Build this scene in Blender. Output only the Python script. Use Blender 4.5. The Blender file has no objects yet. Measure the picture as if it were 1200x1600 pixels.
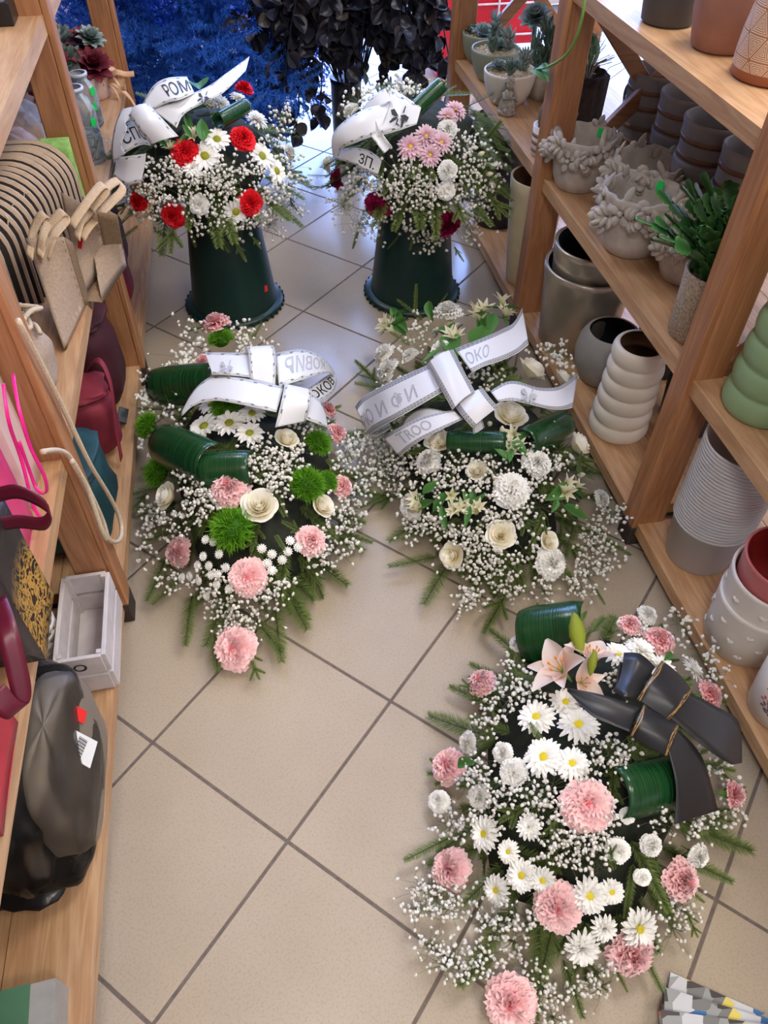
import bpy, bmesh, math, random
import numpy as np
from mathutils import Matrix, Vector, Euler
random.seed(7); RNG = np.random.default_rng(7)
SC = bpy.context.scene; COL = SC.collection
PI = math.pi
# ------------------------------------------------------------------ camera
F, CAMH = 1204.81, 1.41174
PITCH, YAW, ROLL = math.radians(47.85), math.radians(11.862), math.radians(0.934)
_fw = np.array([math.sin(YAW)*math.cos(PITCH), math.cos(YAW)*math.cos(PITCH), -math.sin(PITCH)])
_rt = np.array([math.cos(YAW), -math.sin(YAW), 0.0]); _up = np.cross(_rt, _fw)
_R = np.array([math.cos(ROLL)*_rt+math.sin(ROLL)*_up, -(math.cos(ROLL)*_up-math.sin(ROLL)*_rt), _fw])
CAM = np.array([0, 0, CAMH])
cd = bpy.data.cameras.new('camera'); cd.sensor_fit = 'HORIZONTAL'; cd.sensor_width = 36.0
cd.lens = 36.0*F/1200; cd.clip_start = 0.02
cam = bpy.data.objects.new('camera', cd); COL.objects.link(cam)
cam.matrix_world = Matrix(((_R[0][0], -_R[1][0], -_R[2][0], 0), (_R[0][1], -_R[1][1], -_R[2][1], 0),
                           (_R[0][2], -_R[1][2], -_R[2][2], CAMH), (0, 0, 0, 1)))
SC.camera = cam
# ------------------------------------------------------------------ world, lights, exposure
SC.view_settings.view_transform = 'Standard'; SC.view_settings.look = 'None'
SC.view_settings.gamma = 1.0; SC.view_settings.use_curve_mapping = False
SC.view_settings.exposure = 0.15
SC.cycles.max_bounces = 12; SC.cycles.diffuse_bounces = 6; SC.cycles.transparent_max_bounces = 24
wd = bpy.data.worlds.new('sky'); SC.world = wd; wd.use_nodes = True
wb = wd.node_tree.nodes['Background']; wb.inputs[0].default_value = (0.29, 0.46, 1.0, 1); wb.inputs[1].default_value = 14.5
def area(name, loc, rot, sx, sy, power, color):
    l = bpy.data.lights.new(name, 'AREA'); l.shape = 'RECTANGLE'; l.size = sx; l.size_y = sy
    l.energy = power; l.color = color
    o = bpy.data.objects.new(name, l); COL.objects.link(o); o.location = loc; o.rotation_euler = rot
    return o
pt = area('window_portal', (0.6, 5.28, 1.5), (math.radians(90), 0, PI), 5.0, 2.9, 1, (1, 1, 1))
pt.data.cycles.is_portal = True
LAMPS = [(-0.72, 3.3, 20), (1.05, 1.15, 22), (1.5, 3.4, 8), (2.4, 2.0, 24), (2.4, 0.2, 20), (-0.4, -0.8, 29), (1.0, -1.0, 26)]  # lamps beyond the rack and behind the viewer are added, unseen fill
LAMP_AT = ['above the far left', 'above the right rack', 'above the eucalyptus', 'added as fill light beyond the right rack, far', 'added as fill light beyond the right rack, near', 'added as fill light behind the viewer, left', 'added as fill light behind the viewer, right']
for (lx, ly, lp) in LAMPS:
    area('ceiling_lamp_light', (lx, ly, 2.93), (0, 0, 0), 0.56, 0.56, lp, (1.0, 0.94, 0.86))
# ------------------------------------------------------------------ geometry helpers
def ray(px, py): return np.array([(px-600)/F, (py-800)/F, 1.0]) @ _R
def atz(px, py, z):
    d = ray(px, py); return CAM + d*((z-CAMH)/d[2])
def aty(px, py, y):
    d = ray(px, py); return CAM + d*(y/d[1])
def atx(px, py, x):
    d = ray(px, py); return CAM + d*(x/d[0])
def pix(P):
    c = _R @ (np.asarray(P)-CAM); return 600+F*c[0]/c[2], 800+F*c[1]/c[2]
def depth(P): return float(_R[2] @ (np.asarray(P)-CAM))
def V(*a): return np.array(a, float)
def nrm(v): return v/max(1e-9, np.linalg.norm(v))

class MB:
    """collects vertices and faces of ONE mesh object; t is a per-vertex colour ramp value"""
    def __init__(s): s.v = []; s.f = []; s.m = []; s.t = []; s.uv = None
    def add(s, vs, fs, mi=0, t=None):
        n = len(s.v); s.v.extend([tuple(map(float, q)) for q in vs])
        s.f.extend([tuple(i+n for i in q) for q in fs]); s.m.extend([mi]*len(fs))
        s.t.extend([0.5]*len(vs) if t is None else list(t))
    def box(s, c, h, M=None, mi=0, bev=0.0):
        cx, cy, cz = c; hx, hy, hz = h
        vs = [(x, y, z) for x in (-hx, hx) for y in (-hy, hy) for z in (-hz, hz)]
        fs = [(0, 1, 3, 2), (4, 6, 7, 5), (0, 4, 5, 1), (2, 3, 7, 6), (0, 2, 6, 4), (1, 5, 7, 3)]
        if bev > 0:
            bm = bmesh.new(); bv = [bm.verts.new(q) for q in vs]
            for q in fs: bm.faces.new([bv[i] for i in q])
            bmesh.ops.bevel(bm, geom=bm.edges[:], offset=bev, segments=1, affect='EDGES')
            bm.verts.index_update(); vs = [tuple(q.co) for q in bm.verts]; fs = [[q.index for q in f.verts] for f in bm.faces]; bm.free()
        if M is not None: vs = [tuple(M @ Vector(q)) for q in vs]
        s.add([(x+cx, y+cy, z+cz) for x, y, z in vs], fs, mi)
    def lathe(s, prof, seg=32, c=(0, 0, 0), mi=0, M=None, wob=None):
        n = len(prof); vs = []
        for i in range(seg):
            a = 2*PI*i/seg
            for (r, z) in prof:
                rr = r*(1+(wob(a, z) if wob else 0)); vs.append((rr*math.cos(a), rr*math.sin(a), z))
        fs = [(i*n+j, ((i+1) % seg)*n+j, ((i+1) % seg)*n+j+1, i*n+j+1) for i in range(seg) for j in range(n-1)]
        if M is not None: vs = [tuple(M @ Vector(q)) for q in vs]
        s.add([(x+c[0], y+c[1], z+c[2]) for x, y, z in vs], fs, mi)
    def tube(s, pts, r, seg=6, mi=0, t=None, cap=True):
        pts = [np.asarray(p, float) for p in pts]; n = len(pts)
        rs = r if hasattr(r, '__len__') else [r]*n
        vs = []; prev = None
        for i, p in enumerate(pts):
            d = nrm(pts[min(i+1, n-1)]-pts[max(i-1, 0)])
            if prev is None:
                a = np.cross(d, V(0, 0, 1) if abs(d[2]) < .9 else V(1, 0, 0))
            else: a = prev - d*np.dot(prev, d)
            a = nrm(a); prev = a; b = np.cross(d, a)
            for k in range(seg):
                w = 2*PI*k/seg; vs.append(p+rs[i]*(math.cos(w)*a+math.sin(w)*b))
        fs = [(i*seg+k, i*seg+(k+1) % seg, (i+1)*seg+(k+1) % seg, (i+1)*seg+k) for i in range(n-1) for k in range(seg)]
        if cap and seg > 2: fs += [tuple(range(seg))[::-1], tuple((n-1)*seg+k for k in range(seg))]
        s.add(vs, fs, mi, None if t is None else [t]*len(vs))
    def grid(s, P, mi=0, t=None, closed=False):
        """P: array (n,m,3)"""
        n, m = P.shape[:2]
        fs = [(i*m+j, i*m+j+1, (i+1)*m+j+1, (i+1)*m+j) for i in range(n-1) for j in range(m-1)]
        s.add(P.reshape(-1, 3), fs, mi, t)
    def ball(s, c, r, M=None, mi=0, nu=10, nv=7, fn=None):
        prof = [(math.sin(PI*j/nv), -math.cos(PI*j/nv)) for j in range(nv+1)]
        vs = []
        for i in range(nu):
            a = 2*PI*i/nu
            for (q, z) in prof:
                p = V(q*math.cos(a), q*math.sin(a), z)
                if fn: p = p*fn(p)
                vs.append(p)
        n = nv+1
        fs = [(i*n+j, ((i+1) % nu)*n+j, ((i+1) % nu)*n+j+1, i*n+j+1) for i in range(nu) for j in range(nv)]
        rr = np.array(r if hasattr(r, '__len__') else (r, r, r))
        vs = [q*rr for q in vs]
        if M is not None: vs = [np.array(M @ Vector(q)) for q in vs]
        s.add([q+np.asarray(c) for q in vs], fs, mi)
    def mesh(s, name, mats, smooth=True, off=None):
        me = bpy.data.meshes.new(name)
        v = s.v if off is None else [(x-off[0], y-off[1], z-off[2]) for x, y, z in s.v]
        me.from_pydata(v, [], s.f)
        for m in (mats if isinstance(mats, (list, tuple)) else [mats]): me.materials.append(m)
        me.polygons.foreach_set('material_index', s.m)
        if smooth: me.polygons.foreach_set('use_smooth', [True]*len(s.f))
        at = me.attributes.new('t', 'FLOAT', 'POINT'); at.data.foreach_set('value', s.t)
        if s.uv is not None:
            u = me.uv_layers.new(name='UVMap'); li = np.zeros(len(me.loops), int); me.loops.foreach_get('vertex_index', li)
            u.data.foreach_set('uv', np.asarray(s.uv, float)[li].ravel())
        me.update(); return me
    def build(s, name, mats, parent=None, smooth=True, sub=None):
        """one mesh object, vertices in world space; origin moves to the owner's origin"""
        off = ORG[parent.name] if parent is not None else None
        me = s.mesh(name, mats, smooth, off); o = bpy.data.objects.new(name, me); COL.objects.link(o)
        if parent is not None: o.parent = parent; ORG[o.name] = off
        else: ORG[o.name] = (0, 0, 0)
        if smooth == 'auto': pass
        return o
ORG = {}
def thing(name, label, cat, loc=(0, 0, 0), group=None, kind=None):
    o = bpy.data.objects.new(name, None); COL.objects.link(o); o.location = loc; o.empty_display_size = .05
    ORG[o.name] = tuple(map(float, loc)); tag(o, label, cat, group, kind); return o
def tag(o, label=None, cat=None, group=None, kind=None):
    if label: o['label'] = label
    if cat: o['category'] = cat
    if group: o['group'] = group
    if kind: o['kind'] = kind
    return o
def put(me, name, parent, M):
    """object sharing mesh data, world matrix M, parent an un-rotated empty"""
    o = bpy.data.objects.new(name, me); COL.objects.link(o)
    if parent is not None:
        off = ORG[parent.name]; o.parent = parent; M = Matrix.Translation((-off[0], -off[1], -off[2])) @ M
    o.matrix_basis = M; return o
def sub(me, name, par, M=None):
    """sub-part in the local space of its part"""
    o = bpy.data.objects.new(name, me); COL.objects.link(o); o.parent = par
    if M is not None: o.matrix_basis = M
    return o
def frame(p, n, spin=0.0, s=1.0):
    """matrix with local Z along n"""
    z = Vector(nrm(np.asarray(n, float))); q = z.to_track_quat('Z', 'Y')
    return Matrix.Translation(Vector(p)) @ q.to_matrix().to_4x4() @ Matrix.Rotation(spin, 4, 'Z') @ Matrix.Scale(s, 4)
def frame_x(p, d, up, s=1.0):
    """matrix with local X along d, Z near up"""
    x = nrm(np.asarray(d, float)); z = nrm(np.asarray(up, float)-x*np.dot(up, x)); y = np.cross(z, x)
    return Matrix(((x[0]*s, y[0]*s, z[0]*s, p[0]), (x[1]*s, y[1]*s, z[1]*s, p[1]), (x[2]*s, y[2]*s, z[2]*s, p[2]), (0, 0, 0, 1)))
def smooth_path(pts, n):
    pts = np.asarray(pts, float); m = len(pts)
    if m == 2: return np.array([pts[0]+(pts[1]-pts[0])*k/n for k in range(n+1)])
    out = []
    for k in range(n+1):
        u = k/n*(m-1); i = min(int(u), m-2); f = u-i
        p0 = pts[max(i-1, 0)]; p1 = pts[i]; p2 = pts[i+1]; p3 = pts[min(i+2, m-1)]
        out.append(.5*((2*p1)+(-p0+p2)*f+(2*p0-5*p1+4*p2-p3)*f*f+(-p0+3*p1-3*p2+p3)*f**3))
    return np.array(out)
# ------------------------------------------------------------------ materials
def srgb(r, g, b):
    f = lambda c: (c/255/12.92) if c/255 <= .04045 else ((c/255+.055)/1.055)**2.4
    return (f(r), f(g), f(b), 1)
def newmat(name):
    m = bpy.data.materials.new(name); m.use_nodes = True
    nt = m.node_tree; return m, nt, nt.nodes['Principled BSDF']
def N(nt, typ, **kw):
    n = nt.nodes.new(typ)
    for k, v in kw.items():
        if k.startswith('i_'): n.inputs[int(k[2:]) if k[2:].isdigit() else k[2:].replace('_', ' ')].default_value = v
        else: setattr(n, k, v)
    return n
def ramp(nt, fac, stops):
    r = nt.nodes.new('ShaderNodeValToRGB'); e = r.color_ramp.elements
    while len(e) < len(stops): e.new(.5)
    for q, (p, c) in zip(e, stops): q.position = p; q.color = c
    nt.links.new(fac, r.inputs[0]); return r.outputs[0]
def coords(nt, scale=(1, 1, 1), kind='Object'):
    tc = nt.nodes.new('ShaderNodeTexCoord'); mp = nt.nodes.new('ShaderNodeMapping')
    mp.inputs['Scale'].default_value = scale; nt.links.new(tc.outputs[kind], mp.inputs[0]); return mp.outputs[0]
def mat(name, col, rough=.5, metal=0.0, var=.12, scale=30, bump=0.0, spec=.5, trans=0.0, coat=0.0):
    """general material: base colour with fine procedural variation and relief"""
    m, nt, b = newmat(name); co = coords(nt)
    no = N(nt, 'ShaderNodeTexNoise'); no.inputs['Scale'].default_value = scale; no.inputs['Detail'].default_value = 4
    nt.links.new(co, no.inputs['Vector'])
    c = srgb(*col); d = tuple(max(0, x*(1-var)) for x in c[:3])+(1,); l = tuple(min(1, x*(1+var)) for x in c[:3])+(1,)
    nt.links.new(ramp(nt, no.outputs[0], [(.3, d), (.7, l)]), b.inputs['Base Color'])
    b.inputs['Roughness'].default_value = rough; b.inputs['Metallic'].default_value = metal
    b.inputs['Specular IOR Level'].default_value = spec; b.inputs['Coat Weight'].default_value = coat
    if bump:
        bp = N(nt, 'ShaderNodeBump'); bp.inputs['Strength'].default_value = bump; bp.inputs['Distance'].default_value = .004
        nt.links.new(no.outputs[0], bp.inputs['Height']); nt.links.new(bp.outputs[0], b.inputs['Normal'])
    if trans: translucent(nt, b, c, trans)
    return m
def translucent(nt, b, c, w, link=None):
    tr = N(nt, 'ShaderNodeBsdfTranslucent'); tr.inputs[0].default_value = c
    if link: nt.links.new(link, tr.inputs[0])
    mx = N(nt, 'ShaderNodeMixShader'); mx.inputs[0].default_value = w
    nt.links.new(b.outputs[0], mx.inputs[1]); nt.links.new(tr.outputs[0], mx.inputs[2])
    nt.links.new(mx.outputs[0], nt.nodes['Material Output'].inputs[0])
def petal_mat(name, stops, rough=.55, tr=.38):
    """petal colour runs from the petal's base (t=0) to its edge (t=1)"""
    m, nt, b = newmat(name); a = N(nt, 'ShaderNodeAttribute'); a.attribute_name = 't'
    oi = N(nt, 'ShaderNodeObjectInfo')
    c = ramp(nt, a.outputs['Fac'], [(p, srgb(*q)) for p, q in stops])
    hs = N(nt, 'ShaderNodeHueSaturation'); mr = N(nt, 'ShaderNodeMapRange')
    mr.inputs[3].default_value = .9; mr.inputs[4].default_value = 1.06
    nt.links.new(oi.outputs['Random'], mr.inputs[0]); nt.links.new(mr.outputs[0], hs.inputs['Value']); nt.links.new(c, hs.inputs['Color'])
    nt.links.new(hs.outputs[0], b.inputs['Base Color']); b.inputs['Roughness'].default_value = rough
    b.inputs['Specular IOR Level'].default_value = .25
    translucent(nt, b, (1, 1, 1, 1), tr, hs.outputs[0]); return m
def wood(name, axis, light, dark):
    m, nt, b = newmat(name); sc = [9, 9, 9]; sc[axis] = .7
    co = coords(nt, sc); oi = N(nt, 'ShaderNodeObjectInfo')
    va = N(nt, 'ShaderNodeVectorMath', operation='ADD'); sm = N(nt, 'ShaderNodeVectorMath', operation='SCALE'); sm.inputs['Scale'].default_value = 37.0
    cx = N(nt, 'ShaderNodeCombineXYZ')
    for k in range(3): nt.links.new(oi.outputs['Random'], cx.inputs[k])
    nt.links.new(cx.outputs[0], sm.inputs[0]); nt.links.new(co, va.inputs[0]); nt.links.new(sm.outputs[0], va.inputs[1])
    n1 = N(nt, 'ShaderNodeTexNoise'); n1.inputs['Scale'].default_value = 3.2; n1.inputs['Detail'].default_value = 5; n1.inputs['Distortion'].default_value = .6
    nt.links.new(va.outputs[0], n1.inputs['Vector'])
    w = N(nt, 'ShaderNodeMath', operation='MULTIPLY'); w.inputs[1].default_value = 9.0; nt.links.new(n1.outputs[0], w.inputs[0])
    fr = N(nt, 'ShaderNodeMath', operation='PINGPONG'); fr.inputs[1].default_value = 1.0; nt.links.new(w.outputs[0], fr.inputs[0])
    n2 = N(nt, 'ShaderNodeTexNoise'); n2.inputs['Scale'].default_value = 30; nt.links.new(va.outputs[0], n2.inputs['Vector'])
    ad = N(nt, 'ShaderNodeMath', operation='MULTIPLY_ADD'); ad.inputs[1].default_value = .45; nt.links.new(fr.outputs[0], ad.inputs[0])
    h2 = N(nt, 'ShaderNodeMath', operation='MULTIPLY'); h2.inputs[1].default_value = .55; nt.links.new(n2.outputs[0], h2.inputs[0]); nt.links.new(h2.outputs[0], ad.inputs[2])
    c = ramp(nt, ad.outputs[0], [(.15, srgb(*light)), (.8, srgb(*dark))])
    nt.links.new(c, b.inputs['Base Color']); b.inputs['Roughness'].default_value = .42
    bp = N(nt, 'ShaderNodeBump'); bp.inputs['Strength'].default_value = .12; bp.inputs['Distance'].default_value = .002
    nt.links.new(ad.outputs[0], bp.inputs['Height']); nt.links.new(bp.outputs[0], b.inputs['Normal'])
    return m
def clear_mat(name, col, alpha, rough=.12):
    """thin clear film: mostly see-through with glossy skin"""
    m, nt, b = newmat(name)
    tr = N(nt, 'ShaderNodeBsdfTransparent'); tr.inputs[0].default_value = (1, 1, 1, 1)
    b.inputs['Base Color'].default_value = srgb(*col); b.inputs['Roughness'].default_value = rough
    fz = N(nt, 'ShaderNodeFresnel'); fz.inputs[0].default_value = 1.5
    mth = N(nt, 'ShaderNodeMath', operation='ADD'); mth.inputs[1].default_value = alpha; mth.use_clamp = True; nt.links.new(fz.outputs[0], mth.inputs[0])
    mx = N(nt, 'ShaderNodeMixShader'); nt.links.new(mth.outputs[0], mx.inputs[0]); nt.links.new(tr.outputs[0], mx.inputs[1]); nt.links.new(b.outputs[0], mx.inputs[2])
    co = coords(nt); no = N(nt, 'ShaderNodeTexNoise'); no.inputs['Scale'].default_value = 16; no.inputs['Detail'].default_value = 5; no.inputs['Distortion'].default_value = 2.6
    nt.links.new(co, no.inputs['Vector']); bp = N(nt, 'ShaderNodeBump'); bp.inputs['Strength'].default_value = 1.0; bp.inputs['Distance'].default_value = .03
    nt.links.new(no.outputs[0], bp.inputs['Height']); nt.links.new(bp.outputs[0], b.inputs['Normal'])
    nt.links.new(mx.outputs[0], nt.nodes['Material Output'].inputs[0]); return m
M = {}
def tile_mat():
    m, nt, b = newmat('glazed_tile'); co = coords(nt); oi = N(nt, 'ShaderNodeObjectInfo')
    va = N(nt, 'ShaderNodeVectorMath', operation='ADD'); cx = N(nt, 'ShaderNodeCombineXYZ')
    s = N(nt, 'ShaderNodeMath', operation='MULTIPLY'); s.inputs[1].default_value = 50; nt.links.new(oi.outputs['Random'], s.inputs[0])
    nt.links.new(s.outputs[0], cx.inputs[0]); nt.links.new(co, va.inputs[0]); nt.links.new(cx.outputs[0], va.inputs[1])
    n1 = N(nt, 'ShaderNodeTexNoise'); n1.inputs['Scale'].default_value = 5; n1.inputs['Detail'].default_value = 6; nt.links.new(va.outputs[0], n1.inputs['Vector'])
    n2 = N(nt, 'ShaderNodeTexNoise'); n2.inputs['Scale'].default_value = 260; n2.inputs['Detail'].default_value = 2; nt.links.new(va.outputs[0], n2.inputs['Vector'])
    n3 = N(nt, 'ShaderNodeTexVoronoi'); n3.inputs['Scale'].default_value = 60; nt.links.new(va.outputs[0], n3.inputs['Vector'])
    c1 = ramp(nt, n1.outputs[0], [(.2, srgb(168, 153, 132)), (.8, srgb(178, 164, 144))])
    c2 = ramp(nt, n2.outputs[0], [(.36, srgb(178, 164, 144)), (.5, (1, 1, 1, 1))])
    mx = N(nt, 'ShaderNodeMix', data_type='RGBA', blend_type='MULTIPLY'); mx.inputs[0].default_value = .18
    nt.links.new(c1, mx.inputs[6]); nt.links.new(c2, mx.inputs[7])
    c3 = ramp(nt, n3.outputs[0], [(.05, srgb(150, 132, 112)), (.1, (1, 1, 1, 1))])
    m2 = N(nt, 'ShaderNodeMix', data_type='RGBA', blend_type='MULTIPLY'); m2.inputs[0].default_value = .22
    nt.links.new(mx.outputs[2], m2.inputs[6]); nt.links.new(c3, m2.inputs[7])
    nt.links.new(m2.outputs[2], b.inputs['Base Color'])
    b.inputs['Roughness'].default_value = .2
    bp = N(nt, 'ShaderNodeBump'); bp.inputs['Strength'].default_value = .05; bp.inputs['Distance'].default_value = .003
    n4 = N(nt, 'ShaderNodeTexNoise'); n4.inputs['Scale'].default_value = 14; nt.links.new(va.outputs[0], n4.inputs['Vector'])
    nt.links.new(n4.outputs[0], bp.inputs['Height']); nt.links.new(bp.outputs[0], b.inputs['Normal'])
    return m
M['tile'] = tile_mat()
M['grout'] = mat('grout', (104, 92, 84), .85, var=.2, scale=80)
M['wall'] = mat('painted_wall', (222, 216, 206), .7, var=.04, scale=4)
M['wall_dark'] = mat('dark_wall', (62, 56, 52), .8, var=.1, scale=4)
M['ceil'] = mat('ceiling_paint', (230, 228, 222), .8, var=.02, scale=4)
M['wood_z'] = wood('pine_upright', 2, (188, 134, 92), (156, 104, 66))
M['wood_y'] = wood('pine_board', 1, (205, 166, 124), (176, 132, 92))
M['wood_x'] = wood('pine_crosspiece', 0, (176, 128, 92), (142, 98, 66))
M['foot'] = mat('dark_foot', (58, 46, 40), .7)
M['alu'] = mat('window_frame', (200, 204, 210), .4, var=.03)
def glass_pane():
    m, nt, b = newmat('window_glass'); tr = N(nt, 'ShaderNodeBsdfTransparent'); gl = N(nt, 'ShaderNodeBsdfGlossy'); gl.inputs['Roughness'].default_value = .02
    mx = N(nt, 'ShaderNodeMixShader'); mx.inputs[0].default_value = .06
    nt.links.new(tr.outputs[0], mx.inputs[1]); nt.links.new(gl.outputs[0], mx.inputs[2]); nt.links.new(mx.outputs[0], nt.nodes['Material Output'].inputs[0]); return m
M['pane'] = glass_pane()
def lamp_mat():
    m, nt, b = newmat('lamp_diffuser'); b.inputs['Emission Color'].default_value = (1, .94, .86, 1); b.inputs['Emission Strength'].default_value = 5; return m
M['lamp'] = lamp_mat()
#@@STRUCTURE
# ------------------------------------------------------------------ structure: room, floor tiles, window
def struct(name, label, mb, mt, smooth=False):
    return tag(mb.build(name, mt, None, smooth), label, None, None, 'structure')
X0, X1, Y0, Y1, ZC = -1.05, 3.6, -2.2, 5.2, 3.0
fb = MB(); fb.box(((X0+X1)/2, (Y0+Y1)/2, -.026), ((X1-X0)/2, (Y1-Y0)/2, .025))
floor = struct('floor', 'beige glazed tile floor laid diagonally with dark grout', fb, M['grout'])
TS = .333
def tile_mesh():
    b = MB(); h = TS/2-.0028
    b.box((0, 0, -.0045), (h, h, .0045), bev=.0012); return b.mesh('tile', M['tile'], False)
TM = tile_mesh()
o2 = V(-.05947, .50694); du = V(math.sqrt(.5), math.sqrt(.5)); dv = V(math.sqrt(.5), -math.sqrt(.5))
cells = []
for i in range(-12, 24):
    for j in range(-20, 16):
        c = o2+TS*((i+.5)*du+(j+.5)*dv)
        if not (X0+.2 < c[0] < X1-.2 and Y0+.24 < c[1] < Y1-.02): continue
        q = _R @ (V(c[0], c[1], 0)-CAM)
        if q[2] < .2: continue
        px, py = pix((c[0], c[1], 0))
        if -250 < px < 1450 and -60 < py < 1900: cells.append((depth((c[0], c[1], 0)), c))
cells.sort(key=lambda q: q[0])
for d, c in cells[:300]:
    put(TM, 'tile', floor, Matrix.Translation((c[0], c[1], 0)) @ Matrix.Rotation(PI/4+random.choice((0, PI/2, PI)), 4, 'Z'))
def wallbox(name, label, c, h, mt=M['wall']):
    b = MB(); b.box(c, h); return struct(name, label, b, mt)
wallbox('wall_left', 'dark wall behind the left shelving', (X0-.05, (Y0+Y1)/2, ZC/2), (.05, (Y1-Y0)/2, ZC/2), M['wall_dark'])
wallbox('wall_right', 'pale painted side wall of the shop', (X1+.05, (Y0+Y1)/2, ZC/2), (.05, (Y1-Y0)/2, ZC/2))
wallbox('wall_near', 'pale painted wall behind the viewer', ((X0+X1)/2, Y0-.05, ZC/2), ((X1-X0)/2, .05, ZC/2))
wallbox('ceiling', 'white painted shop ceiling', ((X0+X1)/2, (Y0+Y1)/2, ZC+.05), ((X1-X0)/2, (Y1-Y0)/2, .05), M['ceil'])
wb_ = MB(); wb_.box((X0+.25, Y1+.05, ZC/2), (.25, .05, ZC/2)); wb_.box((X1-.25, Y1+.05, ZC/2), (.25, .05, ZC/2))
wb_.box(((X0+X1)/2, Y1+.05, .06), ((X1-X0)/2-.5, .05, .06)); wb_.box(((X0+X1)/2, Y1+.05, ZC-.05), ((X1-X0)/2-.5, .05, .05))
struct('wall_far', 'low sill and piers around the shop window', wb_, M['wall'])
wn = MB()
for x in np.linspace(X0+.5, X1-.5, 5): wn.box((x, Y1+.02, 1.5), (.03, .03, 1.4))
for z in (.14, 2.88): wn.box(((X0+X1)/2, Y1+.02, z), ((X1-X0)/2-.5, .03, .03))
win = struct('window_1', 'tall shop window with bright daylight', wn, M['alu'])
xs = np.linspace(X0+.5, X1-.5, 5)
for a, b_ in zip(xs[:-1], xs[1:]):
    g = MB(); g.box(((a+b_)/2, Y1+.03, 1.5), ((b_-a)/2-.03, .003, 1.35)); g.build('pane', M['pane'], win, False)
for (lx, ly, lp), lw in zip(LAMPS, LAMP_AT):
    t = thing('ceiling_lamp', 'square flush ceiling lamp panel '+lw, 'lamp', (lx, ly, 2.95), 'ceiling lamp panels')
    b = MB()
    for s in (-1, 1):
        b.box((lx+s*.3, ly, 2.97), (.012, .312, .03)); b.box((lx, ly+s*.3, 2.97), (.288, .012, .03))
    b.build('lamp_frame', M['alu'], t, False)
    b = MB(); b.box((lx, ly, 2.965), (.286, .286, .008)); b.build('diffuser', M['lamp'], t, False)
# ------------------------------------------------------------------ shelving racks
def rack(name, label, front, slope, sgn, ys, levels, depthx, skip=()):
    """front X at Y: front+slope*Y; sgn +1: rack extends to +X.  ys: post positions"""
    t = thing(name, label, 'shelving', (front, ys[0], 0))
    fx = lambda y: front+slope*y
    for k, y in enumerate(ys):
        for back in (0, 1):
            x = fx(y)+sgn*(depthx+.01 if back else -.008)
            b = MB()
            b.box((x+sgn*.042, y, .83), (.0315, .026, .77), bev=.003); o = b.build('upright', M['wood_z'], t, False)
            b = MB(); b.box((x+sgn*.0035, y, .83), (.0068, .026, .77), bev=.002); b.build('edge_strip', M['wood_z'], o, False)
            b = MB(); b.box((x+sgn*.035, y, .03), (.0388, .0265, .03), bev=.002); b.build('foot', M['foot'], o, False)
        for z in (.03, .452, .892):      # end cross bars under the shelves
            b = MB(); b.box((fx(y)+sgn*(depthx/2+.03), y, z-.012), (depthx/2-.03, .012, .02), bev=.002)
            b.build('cross_bar', M['wood_x'], t, False)
        for (za, zb) in ((.49, .90), (.90, .49)):  # crossed braces of the end frame
            pa = V(fx(y)+sgn*.06, y, za); pb = V(fx(y)+sgn*(depthx), y, zb)
            off = V(0, .011 if za > zb else -.011, 0); d = pb-pa; L = np.linalg.norm(d)
            b = MB(); b.box((0, 0, 0), (L/2, .009, .019), Matrix.LocRotScale((pa+pb)/2+off, Euler((0, -math.atan2(d[2], d[0]), 0)), None), bev=.002)
            b.build('brace', M['wood_x'], t, False)
    for a, c in zip(ys[:-1], ys[1:]):
        for z in levels:
            if (round(a, 2), z) in skip: continue
            nb = 3; w = depthx/nb
            for q in range(nb):      # each shelf is three planks
                xa = sgn*(q*w+.0008); xb = sgn*((q+1)*w-.0008)
                ya, yc = a+.0225, c-.0225
                vs = [(fx(ya)+xa, ya), (fx(yc)+xa, yc), (fx(yc)+xb, yc), (fx(ya)+xb, ya)]
                b = MB()
                th = .033
                b.add([(x, y, z-th) for x, y in vs]+[(x, y, z) for x, y in vs], [(0, 1, 2, 3), (4, 7, 6, 5), (0, 4, 5, 1), (1, 5, 6, 2), (2, 6, 7, 3), (3, 7, 4, 0)])
                b.build('shelf_plank', M['wood_y'], t, False)
    return t
YS = [-.70, .18, 1.065, 1.94, 2.86]
LEV = (.072, .49, .93)
rack('shelving_rack', 'pine shelving rack right of the aisle holding plant pots', .82, 0.0, 1, YS, LEV, .44)
YL = [-.70, .18, 1.062, 1.885, 2.86]
LF = lambda y: -.378+.032*y
rack('shelving_rack', 'pine shelving rack left of the aisle holding gift bags', -.378, .032, -1, YL, LEV, .40)
#@@ITEMS
# ------------------------------------------------------------------ flower, leaf and ribbon prototypes
PINK = [(0, (246, 150, 164)), (.55, (254, 186, 192)), (1, (255, 218, 216))]
M['carn_pink'] = petal_mat('pink_petal', PINK, tr=.12)
M['carn_red'] = petal_mat('red_petal', [(0, (160, 4, 18)), (.5, (214, 12, 30)), (1, (238, 34, 46))], tr=.12)
M['carn_wine'] = petal_mat('wine_petal', [(0, (84, 0, 34)), (.5, (146, 8, 66)), (1, (176, 26, 88))], tr=.12)
M['carn_white'] = petal_mat('ivory_petal', [(0, (250, 246, 226)), (.4, (255, 252, 242)), (1, (255, 254, 250))], tr=.12)
M['rose'] = petal_mat('cream_rose_petal', [(0, (246, 234, 196)), (.45, (254, 248, 228)), (1, (255, 253, 244))], tr=.15)
M['daisy'] = petal_mat('white_ray_petal', [(0, (226, 228, 190)), (.3, (250, 249, 242)), (1, (255, 254, 250))], tr=.2)
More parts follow.
